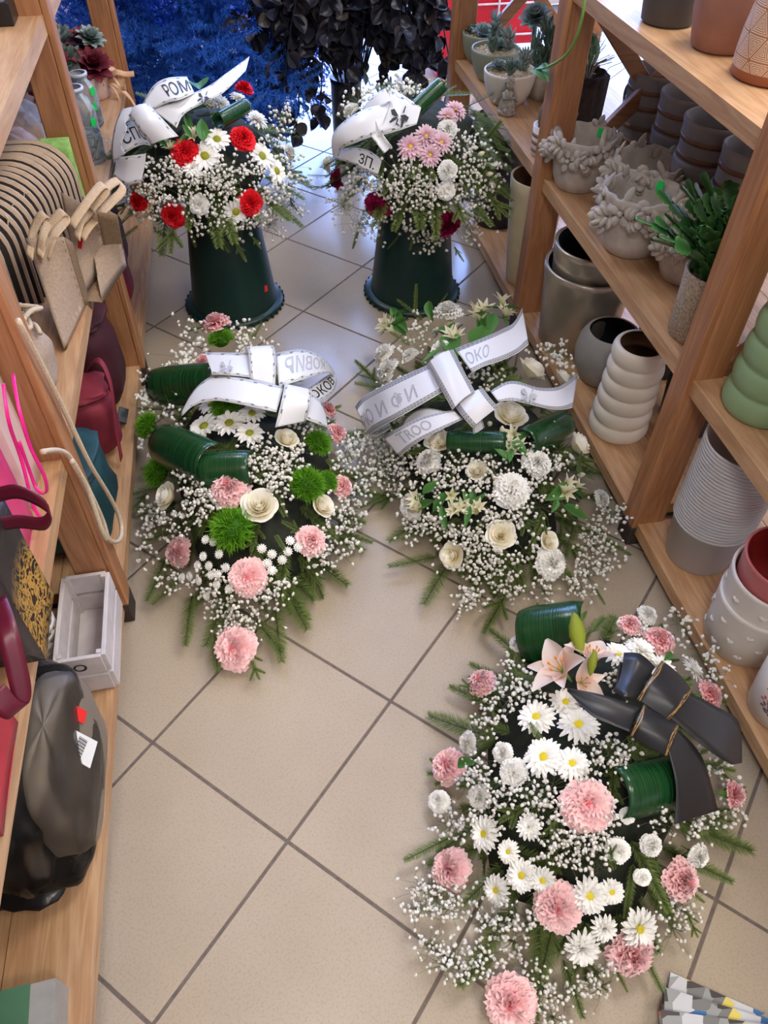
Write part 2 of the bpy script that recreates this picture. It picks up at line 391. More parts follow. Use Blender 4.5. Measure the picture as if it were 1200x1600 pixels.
M['mum_pink'] = petal_mat('pale_pink_ray_petal', [(0, (196, 130, 150)), (.5, (232, 190, 204)), (1, (246, 222, 228))], tr=.2)
M['lily'] = petal_mat('lily_petal', [(0, (238, 196, 170)), (.5, (252, 228, 214)), (1, (254, 240, 230))])
M['alstro'] = petal_mat('alstroemeria_petal', [(0, (186, 190, 116)), (.4, (238, 232, 196)), (1, (250, 246, 228))])
M['gyp'] = mat('tiny_white_floret', (240, 237, 228), .7, var=.05, scale=200, trans=.2)
M['gypstem'] = mat('thin_stem', (112, 122, 76), .7)
M['green_trick'] = petal_mat('green_tuft', [(0, (44, 92, 8)), (.6, (86, 150, 26)), (1, (134, 190, 50))], tr=.2)
M['fir'] = petal_mat('fir_needle', [(0, (70, 78, 40)), (.5, (98, 116, 58)), (1, (140, 156, 88))], rough=.45, tr=.15)
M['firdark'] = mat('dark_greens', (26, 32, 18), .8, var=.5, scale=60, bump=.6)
M['calyx'] = mat('calyx', (122, 166, 72), .5, trans=.1)
M['eye_y'] = mat('yellow_eye', (226, 206, 40), .8, var=.3, scale=300, bump=.5)
M['eye_g'] = mat('olive_eye', (150, 152, 30), .8, var=.3, scale=300, bump=.5)
M['leaf'] = petal_mat('green_leaf', [(0, (44, 92, 40)), (1, (86, 134, 66))], rough=.35, tr=.12)
def aspid():
    m, nt, b = newmat('glossy_ribbed_leaf'); uv = N(nt, 'ShaderNodeUVMap'); mp = N(nt, 'ShaderNodeMapping'); mp.inputs['Scale'].default_value = (1.2, 42, 1)
    nt.links.new(uv.outputs[0], mp.inputs[0]); no = N(nt, 'ShaderNodeTexNoise'); no.inputs['Scale'].default_value = 1.0; no.inputs['Detail'].default_value = 2
    nt.links.new(mp.outputs[0], no.inputs['Vector'])
    nt.links.new(ramp(nt, no.outputs[0], [(.3, srgb(14, 46, 22)), (.62, srgb(26, 72, 36)), (.85, srgb(44, 94, 54))]), b.inputs['Base Color'])
    b.inputs['Roughness'].default_value = .22; bp = N(nt, 'ShaderNodeBump'); bp.inputs['Strength'].default_value = .2; bp.inputs['Distance'].default_value = .0015
    nt.links.new(no.outputs[0], bp.inputs['Height']); nt.links.new(bp.outputs[0], b.inputs['Normal']); return m
M['aspid'] = aspid()
def ribbon_mat(name, base, ink, style):
    """satin ribbon; printed border along both edges from the UVs (u metres along, v across)"""
    m, nt, b = newmat(name); uv = N(nt, 'ShaderNodeUVMap'); sp = N(nt, 'ShaderNodeSeparateXYZ'); nt.links.new(uv.outputs[0], sp.inputs[0])
    def mth(op, a, c=None, clamp=False):
        n = N(nt, 'ShaderNodeMath', operation=op); n.use_clamp = clamp
        for k, q in enumerate((a, c)):
            if q is None: continue
            if isinstance(q, (int, float)): n.inputs[k].default_value = q
            else: nt.links.new(q, n.inputs[k])
        return n.outputs[0]
    v = mth('PINGPONG', sp.outputs[1], .5)           # distance from the nearer edge
    def band(x, c, w): return mth('LESS_THAN', mth('ABSOLUTE', mth('SUBTRACT', x, c)), w)
    u = sp.outputs[0]
    if style == 'scroll':
        line = mth('ADD', band(v, .03, .008), band(v, .13, .008), True)
        cu = mth('SUBTRACT', mth('FRACT', mth('MULTIPLY', u, 110.0)), .5); cv = mth('MULTIPLY', mth('SUBTRACT', v, .08), 11.0)
        rr = mth('SQRT', mth('ADD', mth('MULTIPLY', cu, cu), mth('MULTIPLY', cv, cv)))
        ring = mth('ADD', band(rr, .36, .09), mth('LESS_THAN', rr, .14), True)
        ink_f = mth('ADD', line, ring, True)
    elif style == 'wave':
        w = mth('MULTIPLY', mth('SINE', mth('MULTIPLY', u, 150.0)), .025)
        lump = mth('GREATER_THAN', mth('SINE', mth('MULTIPLY', u, 190.0)), .72)
        ink_f = mth('ADD', mth('MULTIPLY', mth('ADD', band(v, .035, .006), band(mth('ADD', v, w), .08, .009), True), .55), mth('MULTIPLY', mth('MULTIPLY', lump, band(v, .08, .028)), .7), True)
    else:
        no = N(nt, 'ShaderNodeTexNoise'); no.inputs['Scale'].default_value = 120; nt.links.new(uv.outputs[0], no.inputs['Vector'])
        ink_f = mth('MULTIPLY', mth('ADD', band(v, .035, .012), band(mth('ADD', v, mth('MULTIPLY', mth('SINE', mth('MULTIPLY', u, 90.0)), .02)), .075, .016), True), mth('GREATER_THAN', no.outputs[0], .47))
    mx = N(nt, 'ShaderNodeMix', data_type='RGBA'); mx.inputs[6].default_value = srgb(*base); mx.inputs[7].default_value = srgb(*ink)
    nt.links.new(ink_f, mx.inputs[0]); nt.links.new(mx.outputs[2], b.inputs['Base Color'])
    b.inputs['Roughness'].default_value = .34 if style != 'gold' else .42
    if style != 'gold': translucent(nt, b, (1, 1, 1, 1), .15, mx.outputs[2])
    return m
M['rib_wave'] = ribbon_mat('white_satin_ribbon', (222, 222, 224), (52, 52, 56), 'wave')
M['rib_scroll'] = ribbon_mat('white_satin_ribbon_scroll', (226, 226, 230), (90, 90, 96), 'scroll')
M['rib_black'] = ribbon_mat('black_satin_ribbon', (34, 34, 36), (190, 150, 88), 'gold')
M['rib_plain'] = mat('plain_black_satin', (36, 36, 38), .4, var=.08, scale=10)
M['ink'] = mat('black_ink', (26, 26, 28), .6); M['ink_grey'] = mat('grey_ink', (168, 168, 172), .6)

def petal(mb, L, w0, w1, elev, az, nu=4, nv=5, ruf=0.0, ser=0.0, cup=0.0, curl=0.0, tip='fan', base=0.0, rnd=random, z0=0.0, mi=0):
    """one petal: local x outward, fan or pointed outline"""
    P = np.zeros((nu+1, nv+1, 3)); T = []
    ph = rnd.uniform(0, 6.28); fr = rnd.uniform(3.5, 5.5)
    for i in range(nu+1):
        u = i/nu
        for j in range(nv+1):
            v = j/nv*2-1
            if tip == 'fan': w = w0+(w1-w0)*u**.8; x = L*u*(1-.16*v*v*u)
            elif tip == 'round':
                w = w1*min(1, .3+1.5*u)*math.sqrt(max(.06, 1-max(0, (u-.62)/.39)**2)); x = L*u
            else:
                w = w1*math.sin(PI*min(1, (.12+.88*u))**(.8))**.75 if u < 1 else w1*.12
                w = max(w, w0*(1-u)); x = L*u
            if ser and i == nu: x *= 1+ser*(1 if j % 2 else -1)*rnd.uniform(.4, 1)
            y = v*w
            z = cup*(v*v)*w + curl*u*u*L + (ruf*u*u*math.sin(ph+fr*v*2.2) if ruf else 0)
            P[i, j] = (x+base, y, z); T.append(u)
    ce, se, ca, sa = math.cos(elev), math.sin(elev), math.cos(az), math.sin(az)
    Q = P.copy(); Q[..., 0] = P[..., 0]*ce-P[..., 2]*se; Q[..., 2] = P[..., 0]*se+P[..., 2]*ce+z0
    X, Y = Q[..., 0]*ca-Q[..., 1]*sa, Q[..., 0]*sa+Q[..., 1]*ca
    Q[..., 0] = X; Q[..., 1] = Y
    mb.grid(Q, mi, T)
def m_carnation(seed, mt):
    r = random.Random(seed); b = MB()
    for k, (n, el) in enumerate([(8, -4), (9, 10), (9, 24), (9, 38), (9, 52), (8, 64), (6, 76), (4, 87)]):
        for q in range(n):
            e = math.radians(el+r.uniform(-7, 7)); L = 1/math.sqrt(math.cos(e)**2+(math.sin(e)/.74)**2)
            petal(b, L*r.uniform(.88, 1.08), .10, .44-.022*k, e, 2*PI*(q+r.uniform(-.3, .3))/n+k*.4, 4, 7,
                  ruf=.085+.008*k, ser=.06, cup=r.uniform(-.15, .25), curl=-.16-.05*k, rnd=r)
    for q in range(12):
        petal(b, r.uniform(.3, .42), .06, .26, math.radians(r.uniform(20, 75)), 2*PI*q/12+r.uniform(-.3, .3), 4, 6, ruf=.12, ser=.08, curl=-.1, rnd=r, z0=.42)
    return b.mesh('carnation', M[mt])
def m_rose(seed, mt='rose'):
    r = random.Random(seed); b = MB()
    for k, (n, rad, h, fl, da) in enumerate([(2, .09, .92, .03, 1.9), (3, .20, .98, .05, 1.4), (3, .33, 1.0, .08, 1.25), (4, .47, .93, .12, 1.05), (5, .60, .78, .20, .9), (5, .68, .56, .36, .8)]):
        for q in range(n):
            a0 = 2*PI*(q+r.uniform(-.1, .1))/n+k*.9; P = np.zeros((6, 8, 3)); T = []
            for i in range(6):
                u = i/5
                for j in range(8):
                    v = j/7*2-1
                    a = a0+v*da*(1-.08*u)
                    hh = h*u*(1-.16*abs(v)**3*u)
                    rr = rad*(.35+.65*math.sin(min(1, u*1.1)*PI/2))+fl*u**3*(1-.35*abs(v))+.03*v
                    P[i, j] = (rr*math.cos(a), rr*math.sin(a), hh-.10*fl*u**6); T.append(u**1.6)
            b.grid(P, 0, T)
    return b.mesh('rose', M[mt])
def m_daisy(seed, mt='daisy', rings=((15, 1.0, 4), (14, .92, 16)), w=.15, inner=.18):
    r = random.Random(seed); b = MB()
    for k, (n, L, el) in enumerate(rings):
        for q in range(n):
            petal(b, L*r.uniform(.88, 1.04)-inner, .05, w*r.uniform(.85, 1.1), math.radians(el+r.uniform(-5, 6)), 2*PI*(q+r.uniform(-.15, .15))/n+k*.21, 6, 2,
                  cup=.6, curl=r.uniform(-.22, -.02), tip='round', base=inner, rnd=r)
    return b.mesh('chrysanthemum', M[mt])
def m_eye(mt, rad):
    b = MB(); b.ball((0, 0, .06), (rad, rad, rad*.45), nu=14, nv=8, fn=lambda p: 1+.06*math.sin(19*p[0])*math.sin(17*p[1]))
    return b.mesh('flower_eye', M[mt])
def m_button(seed):
    r = random.Random(seed); b = MB(); b.ball((0, 0, .45), (.62, .62, .42), nu=10, nv=6)
    for k, (n, L, el, z) in enumerate([(12, .95, 20, .2), (11, .8, 48, .4), (8, .55, 72, .6)]):
        for q in range(n): petal(b, L, .1, .2, math.radians(el), 2*PI*q/n+k*.3, 3, 2, cup=.8, curl=.1, tip='round', base=.1, rnd=r, z0=z*.5)
    return b.mesh('button_chrysanthemum', M['daisy'])
def m_greenball(seed):
    r = random.Random(seed); b = MB(); b.ball((0, 0, .3), (.62, .62, .5), nu=10, nv=6); b.t = [.15]*len(b.v)
    for q in range(1000):
        z = r.uniform(-.25, 1); a = r.uniform(0, 2*PI); s = math.sqrt(max(0, 1-z*z)); d = V(s*math.cos(a), s*math.sin(a), z)
        d = nrm(d+V(r.gauss(0, .25), r.gauss(0, .25), r.gauss(0, .25))); c = V(s*math.cos(a), s*math.sin(a), z)*V(.6, .6, .48)+V(0, 0, .3)
        side = nrm(np.cross(d, V(r.gauss(0, 1), r.gauss(0, 1), r.gauss(0, 1))))*.019; L = r.uniform(.3, .46); bend = V(r.gauss(0, .08), r.gauss(0, .08), r.gauss(0, .05))
        b.add([c-side, c+side, c+d*L*.6+side*.7, c+d*L*.6-side*.7, c+d*L+bend], [(0, 1, 2, 3), (3, 2, 4)], 0, [.2, .2, .75, .75, 1])
    return b.mesh('green_dianthus', M['green_trick'])
def m_fir(seed, dense=1.0, sides=3, nl0=.11):
    """fir sprig along +X, length 1"""
    r = random.Random(seed); b = MB()
    def twig(p0, d, L, nl, lift):
        pts = [p0+d*L*q/6+V(0, 0, lift*(q/6)**2*L) for q in range(7)]
        b.tube(pts, [.012*(1-.6*q/6) for q in range(7)], 4, 0, .05)
        side = nrm(np.cross(d, V(0, 0, 1))); n = int(L*130*dense)
        for q in range(n):
            u = (q+r.random())/n; p = p0+d*L*u+V(0, 0, lift*u*u*L)
            for s in (-1, 1, 0):
                if s == 0 and r.random() < .35: continue
                dd = nrm(d*r.uniform(.55, .95)+side*s*r.uniform(.7, 1.0)+V(0, 0, r.uniform(.05, .4) if s else 1.0))
                ln = nl*r.uniform(.75, 1.1)*(1-.5*max(0, u-.6)/.4); w = nrm(np.cross(dd, V(0, 0, 1)+side*.3))*.0056
                m = p+dd*ln*.55; b.add([p-w*.6, p+w*.6, m+w, p+dd*ln, m-w], [(0, 1, 2, 4), (4, 2, 3)], 0, [.25, .25, .6, .5+.5*u, .6])
    d0 = V(1, 0, 0); twig(V(0, 0, 0), d0, 1.0, nl0, .02)
    for k in range(sides):
        u = .2+.45*k/max(1, sides-1)
        for s in (-1, 1):
            twig(V(u, 0, .01), nrm(V(.8, s*.62, .05)), r.uniform(.32, .48)*(1-.3*u), .09, .02)
    return b.mesh('fir_sprig', M['fir'])
def m_leaf(seed, L=1.0, w=.2, bend=-.15):
    r = random.Random(seed); b = MB(); P = np.zeros((9, 5, 3)); T = []
    for i in range(9):
        u = i/8; ww = w*math.sin(PI*u**.75)**.9 if 0 < u < 1 else .004
        for j in range(5):
            v = j/4*2-1; P[i, j] = (L*u, ww*v, .5*ww*v*v+bend*u*u*L); T.append(.3+.5*abs(v)+.2*u)
    b.grid(P, 0, T); return b.mesh('leaf', M['leaf'])
def m_alstro(seed, openf=1):
    r = random.Random(seed); b = MB()
    for q in range(6): petal(b, 1.0, .05, .19, math.radians((62 if openf else 82)+r.uniform(-6, 6)), 2*PI*q/6, 5, 3, cup=.5, curl=-.28 if openf else .0, tip='pt', base=.05, rnd=r)
    return b.mesh('alstroemeria', M['alstro'])
def m_bud(mt, f=.3):
    b = MB(); b.lathe([(0.02, 0), (f*.5, .12), (f*.95, .4), (f*.85, .65), (f*.4, .9), (0.001, 1.0)], 8, wob=lambda a, z: .1*math.cos(3*a)); return b.mesh('bud', M[mt])
def m_calyx():
    b = MB(); b.lathe([(.05, -1.5), (.06, -.9), (.24, -.75), (.28, -.2), (.33, .05), (.2, .05)], 8); return b.mesh('calyx', M['calyx'])
PR = {}
for c in ('pink', 'red', 'wine', 'white'): PR['c_'+c] = [m_carnation(s, 'carn_'+c) for s in (1, 2, 3)]
PR['rose'] = [m_rose(s) for s in (1, 2, 3)]
PR['daisy'] = [m_daisy(s) for s in (1, 2, 3)]
PR['mumw'] = [m_daisy(s, 'daisy', ((17, 1.0, 2), (16, .95, 12), (14, .86, 24), (12, .74, 38)), .12, .2) for s in (4, 5)]
PR['mumd'] = [m_daisy(s, 'daisy', ((16, 1.0, 0), (15, .95, 14), (13, .86, 30), (11, .74, 46), (9, .6, 60), (7, .5, 76)), .13, .04) for s in (6, 7)]
PR['mump'] = [m_daisy(s, 'mum_pink', ((18, 1.0, 0), (17, .94, 14), (15, .84, 28), (12, .72, 42)), .11, .16) for s in (8, 9)]
PR['button'] = [m_button(1)]
PR['green'] = [m_greenball(s) for s in (1, 2)]
PR['alstro'] = [m_alstro(1), m_alstro(2)]
PR['abud'] = [m_bud('alstro', .3)]
EYE = {'daisy': m_eye('eye_g', .27), 'mumw': m_eye('eye_y', .25), 'mump': m_eye('eye_y', .17)}
FIR = [m_fir(1, .62, 0, .20), m_fir(2, .62, 0, .18), m_fir(3, .8, 2, .13), m_fir(4, .7, 1, .16), m_fir(5, .6, 0, .23)]
LEAF = [m_leaf(1), m_leaf(2, 1, .26, -.3), m_leaf(3, 1, .16, .1)]
CALYX = m_calyx()
NAMES = dict(c_pink='carnation', c_red='carnation', c_wine='carnation', c_white='carnation', rose='rose', daisy='chrysanthemum', mumw='chrysanthemum',
             mumd='chrysanthemum', mump='chrysanthemum', button='button_chrysanthemum', green='green_dianthus', alstro='alstroemeria_blossom', abud='flower_bud')
# ------------------------------------------------------------------ arrangements
ICO_V = None
def ico():
    g = (1+5**.5)/2; v = np.array([(-1, g, 0), (1, g, 0), (-1, -g, 0), (1, -g, 0), (0, -1, g), (0, 1, g), (0, -1, -g), (0, 1, -g), (g, 0, -1), (g, 0, 1), (-g, 0, -1), (-g, 0, 1)], float)
    v /= np.linalg.norm(v[0])
    f = [(0, 11, 5), (0, 5, 1), (0, 1, 7), (0, 7, 10), (0, 10, 11), (1, 5, 9), (5, 11, 4), (11, 10, 2), (10, 7, 6), (7, 1, 8), (3, 9, 4), (3, 4, 2), (3, 2, 6), (3, 6, 8), (3, 8, 9), (4, 9, 5), (2, 4, 11), (6, 2, 10), (8, 6, 7), (9, 8, 1)]
    return v, f
ICO_V, ICO_F = ico()
class Arr:
    """a flower arrangement on an ellipsoidal cushion: centre c, half axes r, turned by rot about Z"""
    def __init__(s, name, label, cx, cy, z0, rx, ry, rz, rot=0.0, base=None, group='funeral flower arrangements'):
        s.c = V(cx, cy, z0); s.r = V(rx, ry, rz); ca, sa = math.cos(rot), math.sin(rot)
        s.Rm = np.array([[ca, sa, 0], [-sa, ca, 0], [0, 0, 1]]); s.ex = []
        s.t = thing(name, label, 'flower arrangement', base if base else (cx, cy, 0.0), group)
    def surf(s, px, py, k=0.0):
        d = s.Rm @ ray(px, py); o = s.Rm @ (CAM-s.c); R = s.r*(1+k)+V(.0, .0, .0); d = d/R; o = o/R
        A = d@d; B = o@d; Cq = o@o-1; D = B*B-A*Cq
        tt = (-B-math.sqrt(D))/A if D > 0 else -B/A
        p = CAM+ray(px, py)*tt; q = (s.Rm @ (p-s.c))
        n = nrm(s.Rm.T @ (q/(s.r*s.r)))
        if s.c[2] < .01 and p[2] < .035+.25*max(0, k): p = atz(px, py, .035+.25*max(0, k)); n = nrm(n*V(1, 1, 0)*.7+V(0, 0, .7))
        return p, n
    def flower(s, kind, px, py, size, k=.04, tilt=None, cal=None, up=.25):
        """size: blossom width in photo pixels"""
        p, n = s.surf(px, py, k); n = nrm(n+V(0, 0, up)+(V(*tilt) if tilt is not None else 0)); rad = size/2*depth(p)/F
        s.ex.append((px, py, size*.5*(.8 if kind != 'button' else .7)))
        L = PR[kind]; me = L[random.randrange(len(L))]
        dz = {'rose': .45, 'green': .35, 'alstro': .5, 'button': .4, 'abud': .5}.get(kind, .12)
        fm = frame(p-n*rad*dz, n, random.uniform(0, 6.28), rad)
        o = put(me, NAMES[kind], s.t, fm)
        if kind in EYE: sub(EYE[kind], 'flower_eye', o, Matrix.Translation((0, 0, .05)))
        if cal: sub(CALYX, 'calyx', o, Matrix.Scale(1.0, 4))
        return o
    def gyp(s, pts, n=30, spread=17, fl=3.7, kmin=.02, kmax=.16, dens=1.0):
        for (px, py) in pts:
            b = MB(); bp, bn = s.surf(px, py, -.12)
            sp = spread*random.uniform(.8, 1.25)
            for q in range(int(n*dens)):
                x, y = px+random.gauss(0, sp), py+random.gauss(0, sp*.85)
                if any((x-ex)**2+(y-ey)**2 < er*er for ex, ey, er in s.ex): continue
                p, nn = s.surf(x, y, random.uniform(kmin, kmax))
                if p[2] < .012 or p[0] < -.372+.032*p[1]+.012 or p[0] > .805: continue
                rad = random.choice((.7, .85, 1, 1, 1.12))*fl*depth(p)/F
                R3 = Euler((random.uniform(0, 6), random.uniform(0, 6), random.uniform(0, 6))).to_matrix()
                vs = (ICO_V*(1+RNG.uniform(-.28, .22, (12, 1))))*V(1, 1, .75)*rad @ np.array(R3).T
                b.add(vs+p, ICO_F, 0)
                mid = bp*.45+p*.55+nn*.004+RNG.normal(0, .004, 3)
                b.tube([bp, mid, p], .00042, 3, 1, cap=False)
            if b.v:
                o = b.build('baby_breath_spray', [M['gyp'], M['gypstem']], s.t); o['kind'] = 'stuff'
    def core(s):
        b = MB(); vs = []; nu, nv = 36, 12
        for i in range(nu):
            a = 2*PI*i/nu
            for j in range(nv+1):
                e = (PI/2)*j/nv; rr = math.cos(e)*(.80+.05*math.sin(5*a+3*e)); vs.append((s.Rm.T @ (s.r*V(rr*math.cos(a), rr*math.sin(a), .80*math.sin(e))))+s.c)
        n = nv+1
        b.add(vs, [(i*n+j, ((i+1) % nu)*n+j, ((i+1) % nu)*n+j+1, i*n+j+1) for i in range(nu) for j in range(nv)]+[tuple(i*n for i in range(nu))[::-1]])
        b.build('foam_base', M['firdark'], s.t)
    def greens(s, n_out, n_in, L=.17, a0=0, a1=2*PI, zlow=.02, droop=.0, lin=.11):
        for q in range(n_out):
            a = a0+(a1-a0)*(q+random.uniform(-.3, .3))/n_out
            p = s.c+s.Rm.T @ (s.r*V(.74*math.cos(a), .74*math.sin(a), 0)); p[2] = s.c[2]+zlow+random.uniform(0, .03)
            d = s.Rm.T @ V(math.cos(a), math.sin(a), 0)*1.0; d = nrm(d+V(random.gauss(0, .16), random.gauss(0, .16), 0)+V(0, 0, -droop))
            o = put(random.choice(FIR), 'fir_sprig', s.t, frame_x(p, d, V(0, 0, 1), L*random.uniform(.85, 1.25)))
        for q in range(n_in):
            a = random.uniform(0, 2*PI); e = math.asin(random.uniform(.08, .98))
            l = V(math.cos(e)*math.cos(a), math.cos(e)*math.sin(a), math.sin(e)); p = s.c+s.Rm.T @ (s.r*l*.86)
            nn = nrm(s.Rm.T @ (l/s.r)); out = s.Rm.T @ V(math.cos(a), math.sin(a), -.3); tg = nrm(out-nn*np.dot(out, nn)+RNG.normal(0, .35, 3))
            dd = nrm(tg+nn*.28); L_ = lin*random.uniform(.8, 1.3)
            if any((x-ex)**2+(y-ey)**2 < (er*1.05)**2 for u in (.35, .7, 1.0) for x, y in [pix(p-tg*.03+dd*L_*u)] for ex, ey, er in s.ex): continue
            put(random.choice(FIR), 'fir_sprig', s.t, frame_x(p-tg*.03, dd, nn, L_))
    def sprig(s, px, py, qx, qy, z=.03, z2=None, me=None):
        """a fir sprig from one photo point to another at height z"""
        a = atz(px, py, z); e = atz(qx, qy, z if z2 is None else z2); put(me or random.choice(FIR), 'fir_sprig', s.t, frame_x(a, e-a, V(0, 0, 1), np.linalg.norm(e-a)))
    def sprig_s(s, px, py, qx, qy, k=.05):
        a, n = s.surf(px, py, k*.3); e, n2 = s.surf(qx, qy, k*2); put(random.choice(FIR), 'fir_sprig', s.t, frame_x(a, e-a, n, np.linalg.norm(e-a)))
    def leaf(s, px, py, qx, qy, k=.1, me=None, wid=1.0):
        a, n = s.surf(px, py, k); e, n2 = s.surf(qx, qy, k); L = np.linalg.norm(e-a)
        put(me or random.choice(LEAF), 'leaf', s.t, frame_x(a, e-a, n, L))
    def alstro(s, px, py, n=3, size=34, spread=18, k=.12):
        for q in range(n):
            a = random.uniform(0, 6.28); s.flower('alstro', px+spread*math.cos(a)*random.random(), py+spread*math.sin(a)*random.random(), size*random.uniform(.85, 1.15), k, (random.gauss(0, .4), random.gauss(0, .4), 0))
        for q in range(3):
            a = random.uniform(0, 6.28); s.leaf(px, py, px+34*math.cos(a), py+30*math.sin(a), k*.8)
    def strip3(s, edges, n=24):
        A = smooth_path([s.surf(e[0], e[1], e[4])[0] for e in edges], n); B = smooth_path([s.surf(e[2], e[3], e[4])[0] for e in edges], n); return A, B
    def ribbon(s, name, edges, mt, n=24, text=None, ink='ink', th=.0012, v_bulge=0.0, mirror=False, tpos=(.1, .9), tv=(.25, .75)):
        """satin strip between two edge lines; edges: (x,y | x,y, height factor)"""
        A, B = s.strip3(edges, n); m = 6; P = np.zeros((n+1, m+1, 3))
        for j in range(m+1): P[:, j] = A+(B-A)*j/m
        nn = np.cross(np.gradient(P[:, m//2], axis=0), B-A); nn /= np.maximum(1e-9, np.linalg.norm(nn, axis=1))[:, None]
        if v_bulge:
            for j in range(m+1): P[:, j] += nn*v_bulge*math.sin(PI*j/m)
        ln = np.r_[0, np.cumsum(np.linalg.norm(np.diff(P[:, m//2], axis=0), axis=1))]
        o = strip_mesh(name, P, ln, nn, M[mt], s.t, th)
        if text:
            if np.mean(nn @ _R[2]) > 0: nn = -nn
            me = text_mesh(text, M[ink]); co = np.zeros(len(me.vertices)*3); me.vertices.foreach_get('co', co); co = co.reshape(-1, 3)
            lo, hi = co.min(0), co.max(0); uu = (co[:, 0]-lo[0])/(hi[0]-lo[0]); vv = (co[:, 1]-lo[1])/(hi[1]-lo[1])
            if mirror: uu = 1-uu
            U = (tpos[0]+(tpos[1]-tpos[0])*uu)*n; Vv = (tv[1]+(tv[0]-tv[1])*vv)*m
            out = []
            for a, c in zip(U, Vv):
                i = int(min(n-1, max(0, a))); j = int(min(m-1, max(0, c))); f, g = a-i, c-j
                p = P[i, j]*(1-f)*(1-g)+P[i+1, j]*f*(1-g)+P[i, j+1]*(1-f)*g+P[i+1, j+1]*f*g
                out.append(p+nn[i]*(th/2+.0006))
            out = np.array(out)-np.array(ORG[s.t.name]); me.vertices.foreach_set('co', out.ravel()); me.update()
            q = bpy.data.objects.new('lettering', me); COL.objects.link(q); q.parent = o; q.matrix_basis = Matrix.Identity(4)
        return o
def strip_mesh(name, P, ln, nn, mt, parent, th):
    n, m = P.shape[0]-1, P.shape[1]-1; b = MB()
    up = P+nn[:, None, :]*th/2; dn = P-nn[:, None, :]*th/2; k = (n+1)*(m+1)
    f = [(i*(m+1)+j, i*(m+1)+j+1, (i+1)*(m+1)+j+1, (i+1)*(m+1)+j) for i in range(n) for j in range(m)]
    fs = f+[tuple(q+k for q in g[::-1]) for g in f]
    ring = [i*(m+1) for i in range(n+1)]+[n*(m+1)+j for j in range(1, m+1)]+[i*(m+1)+m for i in range(n-1, -1, -1)]+[j for j in range(m-1, 0, -1)]
    fs += [(ring[q], ring[(q+1) % len(ring)], ring[(q+1) % len(ring)]+k, ring[q]+k) for q in range(len(ring))]
    b.add(np.r_[up.reshape(-1, 3), dn.reshape(-1, 3)], fs)
    uv = [(ln[i], j/m) for i in range(n+1) for j in range(m+1)]; b.uv = uv+uv
    return b.build(name, mt, parent)
def text_mesh(txt, mt, size=1.0):
    c = bpy.data.curves.new('lettering', 'FONT'); c.body = txt; c.size = size; c.resolution_u = 3; c.offset = .012*size
    o = bpy.data.objects.new('lettering_curve', c); COL.objects.link(o); bpy.context.view_layer.update()
    me = bpy.data.meshes.new_from_object(o.evaluated_get(bpy.context.evaluated_depsgraph_get()))
    bpy.data.objects.remove(o); bpy.data.curves.remove(c); me.materials.clear(); me.materials.append(mt); return me
def rolled_leaf(arr, a, e, rad, arc0, arc1, k=.08, flare=1.0, name='folded_leaf', lift=0.0, k2=None):
    """aspidistra leaf rolled around the axis from photo point a to e; rad in photo pixels"""
    pa, n1 = arr.surf(*a, k); pb, n2 = arr.surf(*e, k if k2 is None else k2); R0 = rad*depth(pa)/F; ax = nrm(pb-pa); n = nrm((n1+n2)/2+V(0, 0, lift)); n = nrm(n-ax*np.dot(n, ax)); sd = np.cross(ax, n)
    nu, nv = 14, 22; P = np.zeros((nv+1, nu+1, 3)); uv = []
    for j in range(nv+1):
        w = math.radians(arc0+(arc1-arc0)*j/nv); rr = R0*(1+.35*(j/nv-.5)*flare)
        for i in range(nu+1):
            u = i/nu; tp = 1-.10*(2*u-1)**4
            P[j, i] = pa+(pb-pa)*u+rr*tp*(math.cos(w)*n+math.sin(w)*sd)
            uv.append((j/nv*.3, u))
    nn = np.cross(np.gradient(P[:, nu//2], axis=0), pb-pa); nn /= np.maximum(1e-9, np.linalg.norm(nn, axis=1))[:, None]
    o = strip_mesh(name, P, np.linspace(0, .3, nv+1), nn, M['aspid'], arr.t, .0012)
    return o
# printed bow on the ribbon tail
def bow_print(A, cx, cy, s, k, ink='ink'):
    b = MB()
    def blob(pts):
        P3 = [A.surf(cx+s*x, cy+s*y, k)[0] for x, y in pts]; nn = -_R[2]; n = len(P3)
        b.add([p+nn*.001 for p in P3]+[p+nn*.0018 for p in P3], [tuple(range(n))[::-1], tuple(range(n, 2*n))]+[(i, (i+1) % n, (i+1) % n+n, i+n) for i in range(n)])
    blob([(-.1, 0), (-.5, -.7), (-.9, -.6), (-.8, -.1), (-.4, .1)]); blob([(.1, 0), (.6, -.1), (1.0, .2), (.8, .6), (.4, .5)])
    blob([(-.1, .1), (-.7, .25), (-1.1, .7), (-.9, .75), (-.4, .45)]); blob([(.1, .2), (.5, .6), (.3, 1.2), (.1, 1.2), (.2, .7)])
    blob([(.35, -.3), (.6, -1.0), (.7, -.95), (.5, -.3)]); blob([(-.2, .3), (-.4, .9), (.0, 1.1), (.0, 1.0), (-.25, .8), (-.1, .35)])
    o = b.build('printed_bow', M[ink], A.t, False); return o
